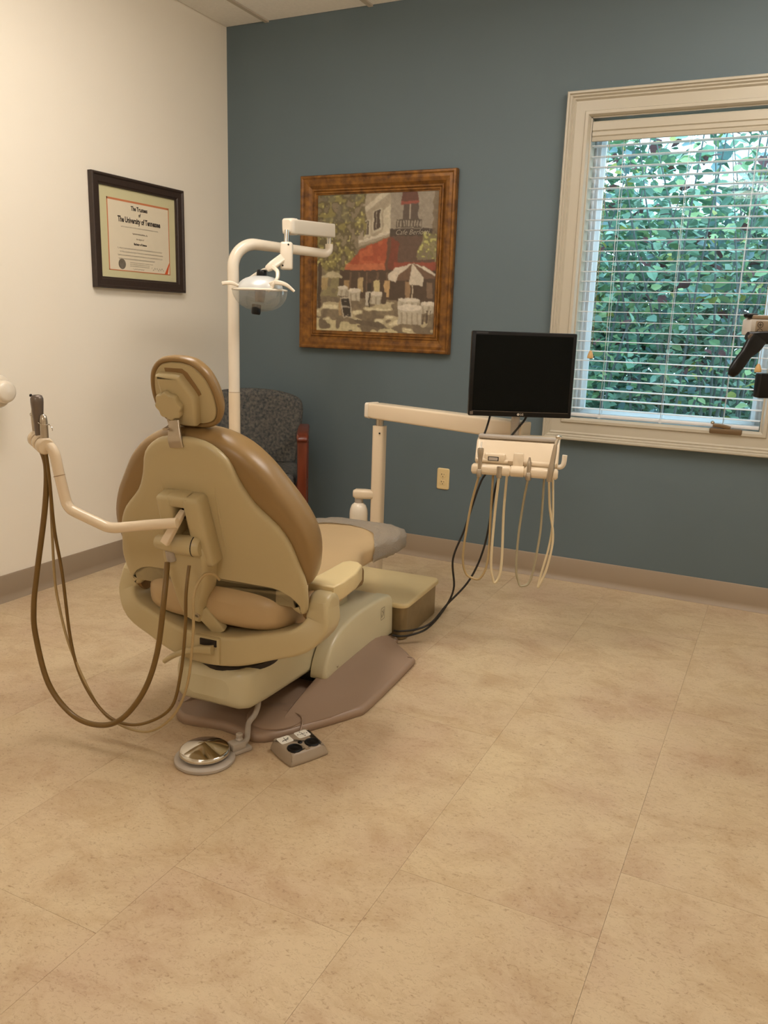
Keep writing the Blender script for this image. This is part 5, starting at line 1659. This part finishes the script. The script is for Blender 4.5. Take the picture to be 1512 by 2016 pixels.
box_obj('lower_box', (0.050, -0.05, -0.196), (0.14, -0.01, -0.128), M_black, EQ, 0.006, True, 2, Me)
box_obj('box_strut', (0.085, -0.04, -0.135), (0.105, -0.02, -0.02), M_black, EQ, 0.002, True, 2, Me)
bm = bmesh.new()
add_sweep(bm, [E_(0.24, -0.03, -0.005), PB + Vector((0, 0, 1.255))], 0.02, 0.025, 0.008, up, 3)
obj('arm', bm, M_enam2, EQ, world=True)
bm = bmesh.new()
add_cyl(bm, PB, PB + up * 1.30, 0.024, None, 20)
add_lathe(bm, [(0.16, 0), (0.16, 0.015), (0.14, 0.025), (0.03, 0.04)], Matrix.Translation(PB), 32)
obj('stand', bm, M_enam2, EQ, world=True, smooth=40)

# ------------------------------------------------------------------ garden outside
tag(box_obj('ground', (-4, 0.14, -0.6), (9, 12, -0.4), M_ground), 'garden ground outside the window', None, kind='structure')
def leaf_geo(L, W):
    return [(0, 0, 0), (0.28 * L, 0.46 * W, 0.05 * L), (0.62 * L, 0.42 * W, 0.05 * L), (L, 0, -0.06 * L), (0.62 * L, -0.42 * W, 0.05 * L), (0.28 * L, -0.46 * W, 0.05 * L), (0.45 * L, 0, -0.02 * L)], \
           [(0, 1, 6), (1, 2, 6), (2, 3, 6), (3, 4, 6), (4, 5, 6), (5, 0, 6)]
LV, LF = leaf_geo(1.0, 0.72)
LV = np.array(LV)
GREENS = [(124, 166, 142), (140, 182, 158), (108, 146, 126), (160, 200, 176), (132, 178, 162), (98, 134, 110), (172, 206, 190), (142, 184, 136), (170, 200, 146), (120, 150, 158)]
def leaf_cloud(n, sampler, size, seed, dark=0.0):
    r = np.random.default_rng(seed)
    V = np.zeros((n, 7, 3)); Cc = np.zeros((n, 7, 4)); Cc[..., 3] = 1
    k = 0
    while k < n:
        p = sampler(r)
        if p is None: continue
        L = size * r.uniform(0.6, 1.25)
        az, el, ro = r.uniform(0, 2 * math.pi), r.uniform(-0.9, 0.5), r.uniform(-0.9, 0.9)
        x = np.array([math.cos(az) * math.cos(el), math.sin(az) * math.cos(el), math.sin(el)])
        z = np.cross(x, np.array([0, 0, 1.0])); z /= np.linalg.norm(z)
        y = np.cross(z, x)
        yy, zz = z * math.cos(ro) + y * math.sin(ro), y * math.cos(ro) - z * math.sin(ro)
        V[k] = p + L * (LV[:, :1] * x + LV[:, 1:2] * yy + LV[:, 2:] * zz)
        c = np.array(lin(GREENS[r.integers(len(GREENS))])) * r.uniform(0.75, 1.15)
        q = r.random()
        if q < 0.035: c = np.array(lin((112, 72, 78)))
        elif q < 0.06: c = np.array(lin((176, 178, 96)))
        Cc[k, :, :3] = c * (1 - dark)
        k += 1
    return V, Cc
def cloud_obj(name, V, Cc, parent, stuff=True):
    n = len(V)
    F = (np.array(LF)[None] + (np.arange(n) * 7)[:, None, None]).reshape(-1, 3)
    me = bpy.data.meshes.new(name)
    loc = np.array(parent.location)
    me.from_pydata((V.reshape(-1, 3) - loc).tolist(), [], F.tolist())
    a = me.color_attributes.new('Col', 'FLOAT_COLOR', 'POINT')
    a.data.foreach_set('color', Cc.reshape(-1).astype(np.float32))
    o = link(name, me, M_leafv, parent)
    if stuff: o['kind'] = 'stuff'
    return o
def shrub(name, label, cx, cy, rx_, ry_, z0, z1, n, size, seed, nbr, nleaf, holes=None):
    t = thing(name, label, 'shrub', (cx, cy, -0.4), 0, 'shrubs outside the window')
    def samp(r):
        x, y, z = r.uniform(-1, 1), r.uniform(-1, 1), r.uniform(0, 1)
        if x * x + y * y * 0.8 > 1.15: return None
        p = np.array([cx + x * rx_, cy + y * ry_, z0 + (z1 - z0) * z])
        if holes and r.random() < holes(p): return None
        return p
    V, Cc = leaf_cloud(n, samp, size, seed)
    order = np.argsort(V[:, 0, 1])
    near = order[:nleaf]
    rest = order[nleaf:]
    cloud_obj('foliage', V[rest], Cc[rest], t)
    for k in near:
        cloud_obj('leaf', V[k:k + 1], Cc[k:k + 1], t, False)
    r = random.Random(seed)
    bm = bmesh.new()
    for _ in range(nbr):
        x, y = cx + r.uniform(-rx_, rx_) * 0.9, cy + r.uniform(-ry_, ry_) * 0.8
        h = r.uniform(0.6, 1.0) * (z1 - z0)
        lx, ly = r.uniform(-0.5, 0.5), r.uniform(-0.3, 0.3)
        add_tube(bm, [(x - lx * 0.6, y, -0.42), (x, y, z0 + h * 0.4), (x + lx * 0.7, y + ly, z0 + h * 0.75), (x + lx * 1.2, y + ly, z0 + h)], [0.010, 0.008, 0.005, 0.002], 5, 4)
    obj('branches', bm, M_bark, t, world=True, smooth=70)
    return t
thin = lambda p: 0.72 * max(0.0, min(1.0, (p[2] - 1.75) / 0.6)) * max(0.25, min(1.0, (p[0] - 1.5) / 0.8))
shrub('leafy_shrub', 'bright green leafy shrub close outside the window', 2.15, 1.75, 1.45, 0.55, 0.1, 3.1, 5200, 0.075, 3, 46, 150, thin)
shrub('leafy_shrub', 'denser darker shrub behind the near one, outside the window', 1.65, 3.10, 2.2, 0.7, -0.3, 3.3, 11000, 0.11, 5, 40, 80, lambda p: 0.85 * max(0.0, min(1.0, (p[2] - 1.9) / 0.6)) * max(0.2, min(1.0, (p[0] - 1.1) / 0.9)))
shrub('leafy_shrub', 'far hedge forming the green backdrop beyond the window', 1.2, 5.4, 3.6, 0.8, -0.4, 3.3, 13000, 0.19, 8, 20, 60, lambda p: 0.9 * max(0.0, min(1.0, (p[2] - 2.0) / 0.7)))
